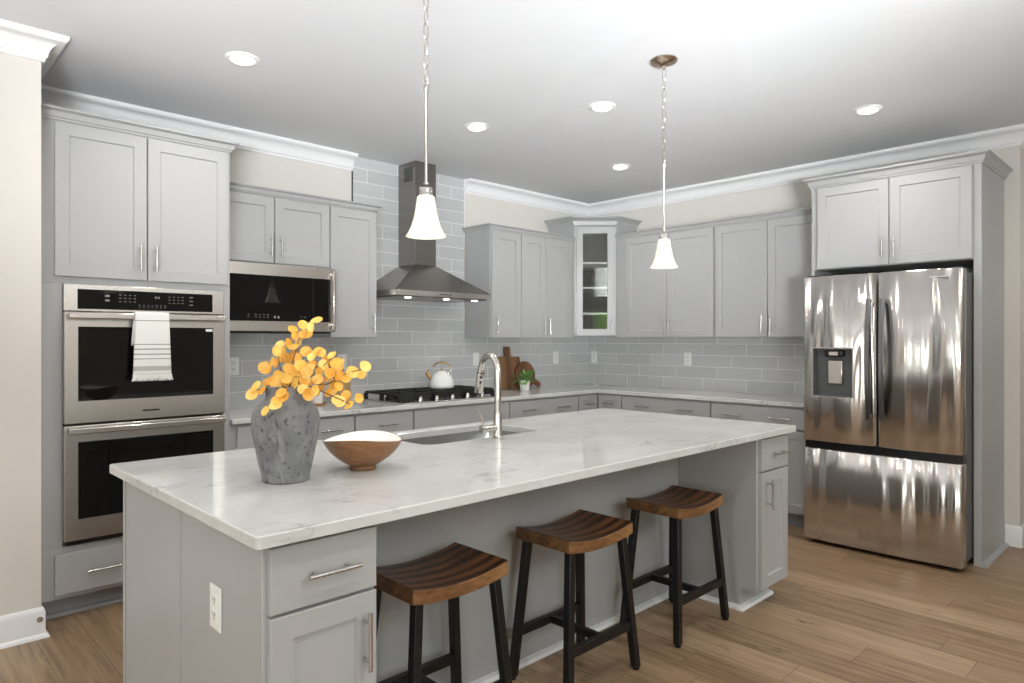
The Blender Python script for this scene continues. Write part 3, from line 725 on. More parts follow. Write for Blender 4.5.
# ------------------------------------------------------------------ refrigerator
t = thing('refrigerator', 'stainless french-door refrigerator with bottom freezer drawer and water dispenser', 'refrigerator', (-.4, -2.99, FZ))
U0, U1 = 2.548, 3.459
F = EF(-.068)
mb = MB(); F.box(mb, U0 + .004, U1 - .004, .065, 1.755, .04, .70); mb.build('body', FSIDE, t, bevel=.004)
mb = MB(); F.box(mb, U0 + .015, U1 - .015, .06, 1.745, .70, .722); mb.build('gasket', GASKET, t)
for u in (U0 + .07, U1 - .07): MB().lathe([(.02, FZ), (.03, FZ + .004), (.03, FZ + .018), (.016, FZ + .022), (.016, .07)], (-.79, -u, 0), 16).build('foot', BLACKP, t)
mb = MB(); F.box(mb, U0 + .02, U1 - .02, .045, .066, .10, .69); mb.build('base_grille', BLACKP, t)
def contour(u0, u1, n=14, d0=.722, d1=.80, r=.022, bow=.012):
    # outer profile of a door seen from above: rounded edges and a slight bow
    pts = [(u0, d0), (u0, d1 - r - bow * .6)]
    for i in range(1, 5):
        a = PI / 2 * i / 4; pts.append((u0 + r * (1 - math.cos(a)), d1 - bow - r + r * math.sin(a)))
    for i in range(1, n):
        k = i / n; pts.append((u0 + r + (u1 - u0 - 2 * r) * k, d1 - bow + bow * math.sin(PI * k)))
    for i in range(4, 0, -1):
        a = PI / 2 * i / 4; pts.append((u1 - r * (1 - math.cos(a)), d1 - bow - r + r * math.sin(a)))
    pts += [(u1, d1 - r - bow * .6), (u1, d0)]
    return pts
def fdoor(name, u0, u1, v0, v1, hole=None):
    pr = contour(u0, u1); mb = MB()
    if hole:
        hu0, hu1, hv0, hv1 = hole; N = []
        for i, (u, d) in enumerate(pr):
            N.append((u, d))
            if i + 1 < len(pr):
                un, dn_ = pr[i + 1]
                for h in (hu0, hu1):
                    if u < h - 1e-6 and un > h + 1e-6 and .75 < d: N.append((h, d + (dn_ - d) * (h - u) / (un - u)))
        pr = N
    zs = [v0 + .006, v1 - .006] if not hole else [v0 + .006, hole[2], hole[3], v1 - .006]
    def ring(z, ins): 
        cu = (u0 + u1) / 2
        return [F.p(u + (ins if u < cu else -ins) * (1 if abs(u - cu) > (u1 - u0) / 2 - .03 else 0), z, d - (ins if d > .73 else 0)) for u, d in pr]
    rings = [ring(v0, .006)] + [ring(z, 0) for z in zs] + [ring(v1, .006)]
    n = len(pr); vs = [p for r in rings for p in r]; fs = []
    for k in range(len(rings) - 1):
        for i in range(n):
            j = (i + 1) % n
            if hole and k == 2 and i + 1 < n and pr[i][0] > hole[0] - 1e-4 and pr[j][0] < hole[1] + 1e-4 and pr[i][1] > .75: continue
            fs.append((k * n + i, k * n + j, (k + 1) * n + j, (k + 1) * n + i))
    fs += [tuple(range(n - 1, -1, -1)), tuple(range((len(rings) - 1) * n, len(rings) * n))]
    mb.add(vs, fs)
    return mb.build(name, FRIDGE, t, smooth=50)
UM = 3.004
HOLE = (2.620, 2.866, .992, 1.302)
fl = fdoor('door', U0, UM - .004, .694, 1.772, HOLE)
frd = fdoor('door', UM + .004, U1, .694, 1.772)
dw = fdoor('freezer_drawer', U0, U1, .046, .645)
mb = MB(); F.box(mb, U0 + .006, U1 - .006, .646, .693, .715, .758); mb.build('grip_recess', BLACKP, t)
for u in (U0 + .05, U1 - .05):
    mb = MB(); F.box(mb, u - .035, u + .035, 1.755, 1.782, .60, .74); mb.build('hinge_cover', GASKET, t, bevel=.004)
# dispenser
mb = MB(); a, b, c, d = HOLE
F.box(mb, a, a + .006, c, d, .735, .800); F.box(mb, b - .006, b, c, d, .735, .800); F.box(mb, a + .006, b - .006, c, c + .008, .735, .800); F.box(mb, a + .006, b - .006, d - .008, d, .735, .800)
F.box(mb, a + .006, b - .006, c + .008, d - .008, .735, .741)
dp = mb.build('dispenser', FSIDE, fl)
mb = MB(); F.box(mb, a + .07, b - .06, d - .055, d - .009, .742, .792); mb.build('nozzle', BLACKP, dp, bevel=.012)
mb = MB(); F.box(mb, a + .098, b - .092, d - .045, d - .022, .7921, .7935); mb.build('nozzle_light', STEEL, dp)
mb = MB(); F.box(mb, a + .075, b - .075, c + .075, c + .235, .742, .758); mb.build('paddle', CHROME, dp, bevel=.01)
mb = MB(); F.box(mb, a - .006, a, c - .006, d + .006, .796, .804); F.box(mb, b, b + .006, c - .006, d + .006, .796, .804); F.box(mb, a, b, c - .006, c, .796, .804); F.box(mb, a, b, d, d + .006, .796, .804)
mb.build('dispenser_trim', STEEL, dp)
for par, uc in ((fl, UM - .040), (frd, UM + .036)):
    mb = MB(); rings = []
    for i in range(21):
        k = i / 20; v = .868 + .742 * k; bo = .022 + .028 * math.sin(PI * k) ** .8
        rings.append([F.p(uc - .013, v, .80 + bo - .022), F.p(uc - .013, v, .80 + bo - .004), F.p(uc - .009, v, .80 + bo), F.p(uc + .009, v, .80 + bo), F.p(uc + .013, v, .80 + bo - .004), F.p(uc + .013, v, .80 + bo - .022)])
    mb.loft(rings)
    for v in (.875, 1.585): F.box(mb, uc - .011, uc + .011, v, v + .02, .775, .812)
    mb.build('handle', FHANDLE, par, smooth=35)
mb = MB(); F.box(mb, U1 - .17, U1 - .075, 1.722, 1.729, .796, .8005); mb.build('badge', STEEL, frd)

# ------------------------------------------------------------------ base cabinets
F = NF(-.61)
def base(lb, u0, u1, Fr, drawers, doors, depth=.595):
    mid = Fr.p((u0 + u1) / 2, FZ, -.3)
    t = thing('base_cabinet', lb, 'cabinet', mid)
    mb = MB(); Fr.box(mb, u0, u1, .12, .882, -depth, 0); mb.build('body', GREY, t, bevel=.0015)
    mb = MB(); Fr.box(mb, u0, u1, FZ, .12, -depth, -.075); mb.build('toe_kick', TOEK, t)
    for (a, b, hs) in drawers: drawer(t, Fr, a, b, .722, .868, hs)
    for (a, b, hu) in doors: door(t, Fr, a, b, .132, .712, hu, .62 if hu is not None else None)
    return t
base('grey base cabinet next to the tall oven cabinet', -3.878, -3.092, F, [(-3.842, -3.098, (-3.27,))], [(-3.842, -3.475, -3.51), (-3.469, -3.098, -3.44)])
base('narrow grey base cabinet with one drawer left of the cooktop', -3.089, -2.632, F, [(-3.083, -2.638, (-2.86,))], [(-3.083, -2.638, -2.67)])
base('grey base cabinet with plain false front under the cooktop', -2.629, -1.718, F, [(-2.624, -1.723, ())], [(-2.624, -2.177, -2.21), (-2.171, -1.723, -2.14)])
base('grey base cabinet with a two-pull drawer right of the cooktop', -1.715, -.890, F, [(-1.710, -.895, (-1.53, -1.11))], [(-1.710, -1.305, -1.34), (-1.299, -.895, -1.27)])
G = EF(-.61)
# corner unit with two fronts meeting at a right angle
t = thing('base_cabinet', 'L-shaped grey corner base cabinet under the glass-door cabinet', 'cabinet', (-.3, -.3, FZ))
cor = [(-.887, -.012), (-.887, -.61), (-.61, -.61), (-.61, -.890), (-.012, -.890), (-.012, -.012)]
MB().prism(cor, .12, .882).build('body', GREY, t, bevel=.0015)
cor2 = [(-.887, -.012), (-.887, -.535), (-.535, -.535), (-.535, -.890), (-.012, -.890), (-.012, -.012)]
MB().prism(cor2, FZ, .12).build('toe_kick', TOEK, t)
drawer(t, F, -.883, -.640, .722, .868, (-.762,), L=.12, panel=True); drawer(t, G, .640, .886, .722, .868, (.763,), L=.12, panel=True)
door(t, F, -.883, -.640, .132, .712); door(t, G, .640, .886, .132, .712, .86, .62)
base('grey base cabinet with a two-pull drawer near the corner on the fridge wall', .893, 1.740, G, [(.898, 1.735, (1.12, 1.53))], [(.898, 1.313, 1.28), (1.319, 1.735, 1.35)])
base('grey base cabinet with a two-pull drawer right beside the refrigerator', 1.743, 2.510, G, [(1.748, 2.50, (1.93, 2.30))], [(1.748, 2.118, 2.085), (2.124, 2.50, 2.156)])

# perimeter worktop
poly = [(-3.878, -.012), (-3.878, -.648), (-.648, -.648), (-.648, -2.511), (-.012, -2.511), (-.012, -.012)]
o = MB().prism(poly, .884, .914).build('quartz_worktop', QUARTZ, None, bevel=.003)
tag(o, 'L-shaped white quartz worktop along both walls under the backsplash', 'worktop')

# ------------------------------------------------------------------ cooktop
KX0, KX1, KY0, KY1 = HC - .455, HC + .455, -.600, -.075
t = thing('gas_cooktop', 'stainless gas cooktop with black cast-iron grates beneath the range hood', 'cooktop', (HC, -.34, .914))
MB().box(KX0, KX1, KY0, KY1, .9145, .922).build('tray', STEEL, t, bevel=.003)
for k in range(3):
    x0 = KX0 + .012 + k * .297; x1 = x0 + .290; y0, y1 = KY0 + .085, KY1 - .02; mb = MB(); zt = .980; zb = .964
    for (a, b) in (((x0, y0), (x1, y0)), ((x0, y1), (x1, y1)), ((x0, y0), (x0, y1)), ((x1, y0), (x1, y1)), ((x0, (y0 + y1) / 2), (x1, (y0 + y1) / 2)), (((x0 + x1) / 2, y0), ((x0 + x1) / 2, y1))):
        mb.bar((a[0], a[1], (zt + zb) / 2), (b[0], b[1], (zt + zb) / 2), .016, zt - zb)
    for yc in (y0 + .11, y1 - .11):
        for s_ in (-1, 1):
            mb.bar(((x0 + x1) / 2 + s_ * .045, yc - .07, .973), ((x0 + x1) / 2 + s_ * .045, yc + .07, .973), .010, .014)
            mb.bar(((x0 + x1) / 2 - .10, yc + s_ * .045, .973), ((x0 + x1) / 2 + .10, yc + s_ * .045, .973), .010, .014)
    for x in (x0, x1):
        for y in (y0, y1, (y0 + y1) / 2): mb.box(x - .012, x + .012, y - .012, y + .012, .922, .966)
    mb.box(x0, x1, y0 - .006, y0 + .006, .932, .968)
    mb.build('grate', IRON, t)
for x, y, r in ((KX0 + .16, -.21, .04), (KX0 + .16, -.42, .035), (HC, -.31, .055), (KX1 - .16, -.21, .04), (KX1 - .16, -.42, .035)):
    MB().lathe([(r * 1.2, .922), (r * 1.2, .934), (r, .936), (r, .946), (r * .9, .949), (.001, .949)], (x, y, 0), 20).build('burner', BLACKP, t, smooth=40)
for i in range(5):
    x = HC + (i - 2) * .145
    k = MB().lathe([(.021, .922), (.021, .926), (.017, .927), (.0165, .952), (.0145, .955), (.001, .955)], (x, KY0 + .040, 0), 20).build('knob', CHROME, t, smooth=35)
    MB().box(x - .003, x + .003, KY0 + .025, KY0 + .055, .954, .962).build('knob_grip', CHROME, k, bevel=.001)

# kettle
kc = (-2.095, -.255, .9805)
t = thing('kettle', 'white enamel kettle with brass handle and spout on the cooktop', 'kettle', kc)
prof = [(.001, 0), (.088, 0), (.094, .006), (.096, .020), (.094, .045), (.084, .078), (.066, .105), (.044, .121), (.041, .124), (.001, .124)]
MB().lathe(prof, kc, 36).build('body', ENAMEL, t, smooth=50)
l = MB().lathe([(.040, .122), (.038, .129), (.020, .135), (.001, .136)], kc, 28).build('lid', ENAMEL, t, smooth=50)
MB().lathe([(.006, .134), (.006, .140), (.010, .144), (.009, .152), (.001, .155)], kc, 16).build('knob', GOLD, l, smooth=50)
sd_ = Vector((-.80, .60, 0)).normalized()
q = lambda a, z: tuple(Vector(kc) + sd_ * a + Vector((0, 0, z)))
s_ = MB().tube([q(.072, .070), q(.095, .088), q(.112, .110), q(.120, .122)], [.019, .015, .012, .013], 14).build('spout', GOLD, t, smooth=60)
MB().tube([q(.105, .118), q(.112, .135), q(.094, .142)], [.006, .005, .004], 8).build('whistle_cap', GOLD, s_, smooth=60)
pts = []
for i in range(13):
    a = math.radians(22 + 136 * i / 12); pts.append(q(-.080 * math.cos(a), .122 + .078 * math.sin(a)))
hd = MB().tube(pts[1:12], [.004, .005, .006, .0065, .007, .007, .007, .0065, .006, .005, .004], 10).build('handle', GOLD, t, smooth=60)
for a in (pts[1], pts[11]):
    c = Vector(a); foot = Vector(kc) + (c - Vector(kc)) * 1.0; foot.z = kc[2] + .112
    out = (Vector((c.x, c.y, 0)) - Vector((kc[0], kc[1], 0))).normalized() * .012
    MB().tube([tuple(c), tuple(c + out * .2 - Vector((0, 0, .025))), tuple(foot - out * 1.2)], .0035, 8).build('bracket', CHROME, hd, smooth=60)

# ------------------------------------------------------------------ cutting boards, plant
def rounded_rect(x0, x1, z0, z1, r, n=5):
    pts = []
    for cx, cz, a0 in ((x1 - r, z1 - r, 0), (x0 + r, z1 - r, 90), (x0 + r, z0 + r, 180), (x1 - r, z0 + r, 270)):
        for i in range(n + 1):
            a = math.radians(a0 + 90 * i / n); pts.append((cx + r * math.cos(a), cz + r * math.sin(a)))
    return pts
def upright(poly, th, tilt, base, start_y):
    mb = MB(); mb.loft([[(x, 0, z) for x, z in poly], [(x, -th, z) for x, z in poly]])
    M = Matrix.Translation(base) @ Matrix.Rotation(-tilt, 4, 'X')
    return mb.rot(M)
# paddle board outline around x=0
pb = [(-.145, .004), (-.141, 0), (.141, 0), (.145, .004)] + [(.145, .27), (.141, .282), (.128, .287), (.052, .287), (.040, .292), (.036, .304), (.036, .372), (.030, .379), (-.030, .379), (-.036, .372), (-.036, .304), (-.040, .292), (-.052, .287), (-.128, .287), (-.141, .282), (-.145, .27)]
o = upright(pb, .02, math.radians(6), (-1.178, -.058, .9155), 0).build('cutting_board', BOARDW, None, bevel=.002)
tag(o, 'rectangular paddle cutting board of two-tone wood leaning on the tiles', 'cutting board')
rb = []
R = .122
for i in range(41):
    a = math.radians(-18 + 316 * i / 40 - 22 + 30)
    rb.append((R * math.cos(a), R + R * math.sin(a)))
hdir = Vector((math.cos(math.radians(-31)), math.sin(math.radians(-31)))); hn = Vector((-hdir.y, hdir.x)); cc = Vector((0, R))
hp = [cc + hdir * (R * .97) - hn * .026, cc + hdir * (R + .078) - hn * .024, cc + hdir * (R + .088) - hn * .012, cc + hdir * (R + .088) + hn * .012, cc + hdir * (R + .078) + hn * .024, cc + hdir * (R * .97) + hn * .026]
circ = []
a0 = math.radians(-31 + 13); 
for i in range(41):
    a = a0 + math.radians(334) * i / 40; circ.append((R * math.cos(a), R + R * math.sin(a)))
rb = circ + [(p.x, p.y) for p in hp]
o = upright(rb, .016, math.radians(8), (-1.005, -.100, .9165), 0).build('round_cutting_board', BOARDR, None, bevel=.002)
tag(o, 'round dark cutting board with short handle, leaning behind the potted plant', 'cutting board')
pc = (-1.155, -.235, .9145)
t = thing('potted_plant', 'small leafy green plant in a white pot before the cutting boards', 'plant', pc)
p_ = MB().lathe([(.001, 0), (.036, 0), (.040, .004), (.047, .082), (.045, .084), (.042, .078), (.001, .076)], pc, 28).build('pot', WHITECER, t, smooth=45)
rl = random.Random(21); mb = MB(); sm_ = MB()
def leaf(mb, base, d, L, wd, cup=.15, curl=.0):
    d = Vector(d).normalized(); side = d.cross(Vector((0, 0, 1)))
    if side.length < .05: side = Vector((1, 0, 0))
    side.normalize(); nrm = side.cross(d)
    rows = []
    for k, ww in ((0, .12), (.25, .75), (.55, 1.0), (.8, .7), (1, .08)):
        c = Vector(base) + d * L * k - nrm * curl * L * k * k
        rows.append([tuple(c - side * wd * ww + nrm * cup * wd * ww), tuple(c), tuple(c + side * wd * ww + nrm * cup * wd * ww)])
    mb.loft(rows, cap=False, close=False)
for i in range(84):
    az = rl.uniform(0, 2 * PI); el = rl.uniform(-.1, 1.1)
    d = Vector((math.cos(az) * math.cos(el), math.sin(az) * math.cos(el) * .75, math.sin(el))); st = Vector(pc) + Vector((math.cos(az) * .015, math.sin(az) * .015, .075)); ln = rl.uniform(.035, .10)
    e = st + d * ln; sm_.tube([tuple(st), tuple(e)], .0013, 5)
    leaf(mb, e, d + Vector((0, 0, rl.uniform(-.5, .2))), rl.uniform(.035, .055), rl.uniform(.010, .016), .2, .25)
mb.build('leaves', GREENM, t, smooth=60); sm_.build('stems', GREENM, t, smooth=60)

# small objects left of the cooktop
tc = (-3.145, -.20, .9145)
o = MB().lathe([(.001, 0), (.070, 0), (.074, .004), (.074, .014), (.070, .014), (.066, .008), (.001, .008)], tc, 36).build('wooden_tray', TRAYW, None, smooth=40)
tag(recenter(o, tc), 'low round wooden tray on the worktop behind the grey vase', 'tray')
bc = (-3.125, -.195, .923)
t = thing('ceramic_bottle', 'tall white ceramic bottle standing on the round wooden tray', 'bottle', bc)
MB().lathe([(.001, 0), (.036, 0), (.039, .004), (.039, .130), (.034, .155), (.018, .185), (.014, .200), (.014, .225), (.001, .225)], bc, 28).build('body', WHITECER, t, smooth=50)
MB().lathe([(.012, .225), (.015, .227), (.015, .245), (.010, .252), (.001, .252)], bc, 20).build('stopper', SPOONW, t, smooth=50)
cc_ = (-2.91, -.165, .9145)
o = MB()
n = 48
rings = []
for z, s_ in ((0, .98), (.004, 1), (.150, 1), (.153, .98), (.153, .90), (.02, .88)):
    rings.append([(cc_[0] + .052 * s_ * (1 + (.035 if i % 2 else -.02)) * math.cos(2 * PI * i / n), cc_[1] + .052 * s_ * (1 + (.035 if i % 2 else -.02)) * math.sin(2 * PI * i / n), cc_[2] + z) for i in range(n)])
o = o.loft(rings).build('utensil_crock', CROCKW, None)
tag(recenter(o, cc_), 'fluted pale wood utensil crock on the worktop left of the cooktop', 'crock')
for (dx, dy, tx, ty, lb) in ((-.015, .012, -.075, .02, 'dark wooden spoon leaning left in the fluted crock'), (.012, -.01, .01, .035, 'dark wooden spoon standing upright in the fluted crock')):
    a = Vector(cc_) + Vector((dx, dy, .028)); b = Vector(cc_) + Vector((tx, ty, .225))
    mb = MB().tube([tuple(a), tuple(b)], [.0055, .006], 8)
    d = (b - a).normalized(); M = Matrix.Translation(b + d * .03) @ d.to_track_quat('Z', 'Y').to_matrix().to_4x4(); k0 = len(mb.v)
    mb.sphere((0, 0, 0), .030, 14); 
    for i in range(k0, len(mb.v)): x, y, z = mb.v[i]; mb.v[i] = (x * .72, y * .25, z * 1.25)
    mb.rot(M, k0); o = mb.build('wooden_spoon', SPOONW, None, smooth=50); tag(recenter(o, tuple(a)), lb, 'spoon')

# ------------------------------------------------------------------ outlets
def outlet(F, u, v, lb, decora=False):
    t = thing('wall_outlet', lb, 'outlet', F.p(u, v, 0), 'white wall plates')
    mb = MB(); F.box(mb, u - .036, u + .036, v - .058, v + .058, .0005, .006); pl = mb.build('plate', PLAST, t, bevel=.002)
    if decora:
        mb = MB(); F.box(mb, u - .017, u + .017, v - .034, v + .034, .0058, .0085); mb.build('rocker', PLAST, t, bevel=.001)
    else:
        for s in (-1, 1):
            mb = MB(); F.box(mb, u - .017, u + .017, v + s * .020 - .0145, v + s * .020 + .0145, .0058, .008); r = mb.build('receptacle', PLAST, t, bevel=.001)
            mb = MB()
            for du_ in (-.006, .006): F.box(mb, u + du_ - .0013, u + du_ + .0013, v + s * .020 - .002, v + s * .020 + .008, .0079, .0084)
            F.box(mb, u - .0025, u + .0025, v + s * .020 - .010, v + s * .020 - .006, .0079, .0084); mb.build('slot', SLOT, r)
    return t
T = NF(-TT); TE = EF(-TT)
outlet(T, -3.62, 1.185, 'white outlet plate on the tiles beside the tall oven cabinet')
outlet(T, -2.827, 1.194, 'white switch plate on the tiles behind the golden branches', True)
outlet(T, -1.53, 1.187, 'white switch plate on the tiles above the worktop left of the cutting boards', True)
outlet(T, -.506, 1.184, 'white outlet plate on the hood wall tiles near the corner')
outlet(TE, .09, 1.181, 'white outlet plate on the fridge wall tiles close to the corner')
outlet(TE, 1.166, 1.183, 'white outlet plate in the middle of the fridge wall tiles')

# ------------------------------------------------------------------ island
IX0, IX1, IY0, IY1 = -4.7345, -1.8812, -2.947, -1.697
SX0, SX1, SY0, SY1 = -3.66, -2.957, -2.15, -1.775
BX0, BX1, BYF, BYB, KN = -4.70, -1.912, -2.895, -1.735, -2.448
# end cabinets on the seating side
F = NF(BYF)
LC1, RC0 = -4.395, -2.222
t = thing('island_end_cabinet', 'grey drawer-and-door cabinet at the near left end of the island', 'cabinet', (-4.55, -2.68, FZ))
MB().box(BX0 + .02, LC1, BYF, KN - .012, .12, .882).build('body', GREY, t, bevel=.0015)
MB().box(BX0 + .02, LC1, BYF + .07, KN - .012, FZ, .12).build('toe_kick', GREY, t)
drawer(t, F, -4.688, LC1 - .004, .712, .868, (-4.535,), L=.14); d_ = door(t, F, -4.688, LC1 - .004, .132, .703, -4.438, .585, L=.15)
MB().box(BX0, BX0 + .018, BYF - .001, -2.343, FZ, .882).build('end_panel', GREY, t, bevel=.002)
t = thing('island_end_cabinet', 'grey drawer-and-door cabinet at the far right end of the island', 'cabinet', (-2.07, -2.68, FZ))
mb = MB(); mb.box(RC0, BX1, BYF, KN - .012, .12, .882); mb.build('body', GREY, t, bevel=.0015)
MB().box(RC0, BX1, BYF + .085, KN - .012, FZ, .12).build('toe_kick', GREY, t)
drawer(t, F, RC0 + .016, BX1 - .002, .712, .868, (-2.035,), L=.14); door(t, F, RC0 + .016, BX1 - .002, .132, .703, -2.155, .60, L=.15)
MB().sweep(qprof, [(RC0, KN - .035), (RC0, BYF + .085), (BX1 + .0, BYF + .085)]).build('shoe_molding', TRIM, t)
# long run of the island (knee wall, sink side, end panels)
t = thing('island_cabinet', 'long grey island base with knee wall and left end panel under the quartz top', 'island', (-3.3, -2.1, FZ))
mb = MB()
mb.box(BX0 + .02, SX0 - .05, KN, BYB - .02, .12, .882); mb.box(SX1 + .05, BX1, KN, BYB - .02, .12, .882)
mb.box(SX0 - .05, SX1 + .05, KN, SY0 - .06, .12, .882); mb.box(SX0 - .05, SX1 + .05, SY1 + .02, BYB - .02, .12, .882); mb.box(SX0 - .05, SX1 + .05, SY0 - .06, SY1 + .02, .12, .6)
mb.build('body', GREY, t)
MB().box(BX0 + .02, BX1, KN, BYB - .10, FZ, .12).build('toe_kick', GREY, t)
MB().box(LC1 + .001, RC0 - .001, KN - .011, KN - .001, FZ, .882).build('knee_panel', GREY, t)
MB().sweep(qprof, [(LC1 + .002, KN - .011), (RC0 - .03, KN - .011)]).build('shoe_molding', TRIM, t)
# left end panels with a seam and corner posts
MB().box(BX0, BX0 + .018, -2.338, BYB - .020, FZ, .882).build('end_panel', GREY, t, bevel=.002)
MB().box(BX0 - .003, BX0 + .0, BYB - .044, BYB - .020, FZ, .882).build('corner_stile', GREY, t, bevel=.001)
S = SF(BYB - .02)
for (a, b, kind) in ((1.93, 2.83, 'd'), (2.86, 3.76, 's'), (3.79, 4.66, 'd')):
    m = (a + b) / 2
    if kind == 'd': drawer(t, S, a, b, .722, .868, (m,))
    else: drawer(t, S, a, b, .722, .868, ())
    door(t, S, a, m - .003, .132, .712, m - .035, .62); door(t, S, m + .003, b, .132, .712, m + .035, .62)
outlet(Frame((BX0, 0, 0), (0, -1, 0), (-1, 0, 0)), 2.62, .655, 'white outlet plate on the grey left end panel of the island')
# quartz island top with sink cut-out
def rrect(x0, x1, y0, y1, r, n=5): return rounded_rect(x0, x1, y0, y1, r, n)
outer = rrect(IX0, IX1, IY0, IY1, .012, 7); inner = rrect(SX0, SX1, SY0, SY1, .06, 7)
mb = MB(); n = len(outer)
e = .003
def ins(poly, a, s): 
    cx = (poly[0][0] + poly[n // 2][0]) / 2; cy = (poly[0][1] + poly[n // 2][1]) / 2
    return [(x + (a if x < cx else -a) * s, y + (a if y < cy else -a) * s) for x, y in poly]
rings = [[(x, y, .884) for x, y in inner], [(x, y, .884) for x, y in outer], [(x, y, .914 - e) for x, y in outer], [(x, y, .914) for x, y in ins(outer, e, 1)],
         [(x, y, .914) for x, y in ins(inner, e, -1)], [(x, y, .914 - e) for x, y in inner], [(x, y, .884) for x, y in inner]]
mb.loft(rings, cap=False)
o = mb.build('island_worktop', QUARTZ, None, smooth=30)
tag(o, 'long white veined quartz island top with an undermount sink cut-out', 'worktop')
# sink
t = thing('sink', 'undermount stainless sink basin set into the island top', 'sink', ((SX0 + SX1) / 2, (SY0 + SY1) / 2, .66))
ro = rrect(SX0 - .006, SX1 + .006, SY0 - .006, SY1 + .006, .06, 6); ri = rrect(SX0 + .01, SX1 - .01, SY0 + .01, SY1 - .01, .07, 6)
fl_ = rrect(SX0 - .03, SX1 + .03, SY0 - .03, SY1 + .014, .06, 6)
mb = MB(); mb.loft([[(x, y, .8825) for x, y in fl_], [(x, y, .8825) for x, y in ro], [(x, y, .70) for x, y in ri], [(x + (.03 if x < -3.3 else -.03), y + (.03 if y < -1.96 else -.03), .672) for x, y in ri]], cap=False)
n = len(ri); mb.add([(x + (.03 if x < -3.3 else -.03), y + (.03 if y < -1.96 else -.03), .672) for x, y in ri], [tuple(range(n))])
b_ = mb.build('basin', SINKM, t, smooth=50); sd = b_.modifiers.new('thick', 'SOLIDIFY'); sd.thickness = .0015
MB().lathe([(.001, .6735), (.042, .6735), (.045, .6765), (.030, .6765), (.028, .675), (.001, .675)], ((SX0 + SX1) / 2, -1.92, 0), 24, False).build('drain', CHROME, t, smooth=40)
# faucet
fx, fy = -3.314, -2.214
t = thing('faucet', 'tall brushed nickel gooseneck faucet on the island beside the sink', 'faucet', (fx, fy, .914))
MB().lathe([(.027, .9142), (.027, .920), (.022, .924), (.0200, .930), (.0190, 1.02), (.0170, 1.03), (.001, 1.031)], (fx, fy, 0), 24).build('base', CHROME, t, smooth=40)
dirv = Vector((.22, .975, 0)).normalized()
pts = [(fx, fy, 1.02), (fx, fy, 1.10), (fx, fy, 1.16), (fx, fy, 1.208)]
RR = .078
for i in range(1, 15):
    a = PI * i / 14 * .96
    p = Vector((fx, fy, 1.208)) + dirv * (RR - RR * math.cos(a)) + Vector((0, 0, RR * math.sin(a))); pts.append(tuple(p))
MB().tube(pts, .0155, 14).build('spout', CHROME, t, smooth=60)
e_ = Vector(pts[-1]); dn2 = (Vector(pts[-1]) - Vector(pts[-2])).normalized()
hd = MB().tube([tuple(e_), tuple(e_ + dn2 * .012), tuple(e_ + dn2 * .016), tuple(e_ + dn2 * .108), tuple(e_ + dn2 * .112)], [.0165, .0175, .0185, .0215, .019], 18).build('spray_head', CHROME, t, smooth=40)
back = -dirv * .6 + Vector((-.7, -.72, 0)).normalized() * .8; back.normalize()
for k in (.036, .060):
    c = e_ + dn2 * k + back * .0185; MB().sphere(tuple(c), .0065, 10).build('button', BLACKP, hd, smooth=180)
MB().tube([tuple(e_ + dn2 * .0105), tuple(e_ + dn2 * .0150)], .0182, 18).build('seal_ring', BLACKP, hd)
hx = Vector((-.97, .10, 0)).normalized(); c0 = Vector((fx, fy, .965))
hb = MB().cyl(tuple(c0 + hx * .012), tuple(c0 + hx * .092), .0175, 20).build('valve_body', CHROME, t, smooth=40)
MB().tube([tuple(c0 + hx * .078 + Vector((0, 0, .014))), tuple(c0 + hx * .092 + Vector((0, 0, .055))), tuple(c0 + hx * .115 + Vector((0, 0, .098)))], [.005, .0042, .0036], 10).build('lever', CHROME, hb, smooth=60)

# ------------------------------------------------------------------ vase, branches, bowl
vc = (-4.405, -2.402, .9143)
mb = MB()
pv = [(.001, 0), (.068, 0), (.072, .004), (.0725, .010), (.076, .030), (.085, .070), (.094, .115), (.1005, .150), (.1035, .180), (.1035, .200), (.100, .216), (.092, .232), (.079, .245), (.068, .254), (.062, .262), (.060, .272), (.0615, .284), (.066, .293), (.067, .298), (.063, .300), (.056, .292), (.053, .270), (.050, .250), (.06, .23), (.001, .22)]
o = mb.lathe(pv, vc, 48, False).build('vase', VASEM, None, smooth=60)
tag(recenter(o, vc), 'weathered grey pottery vase holding golden branches on the island', 'vase')

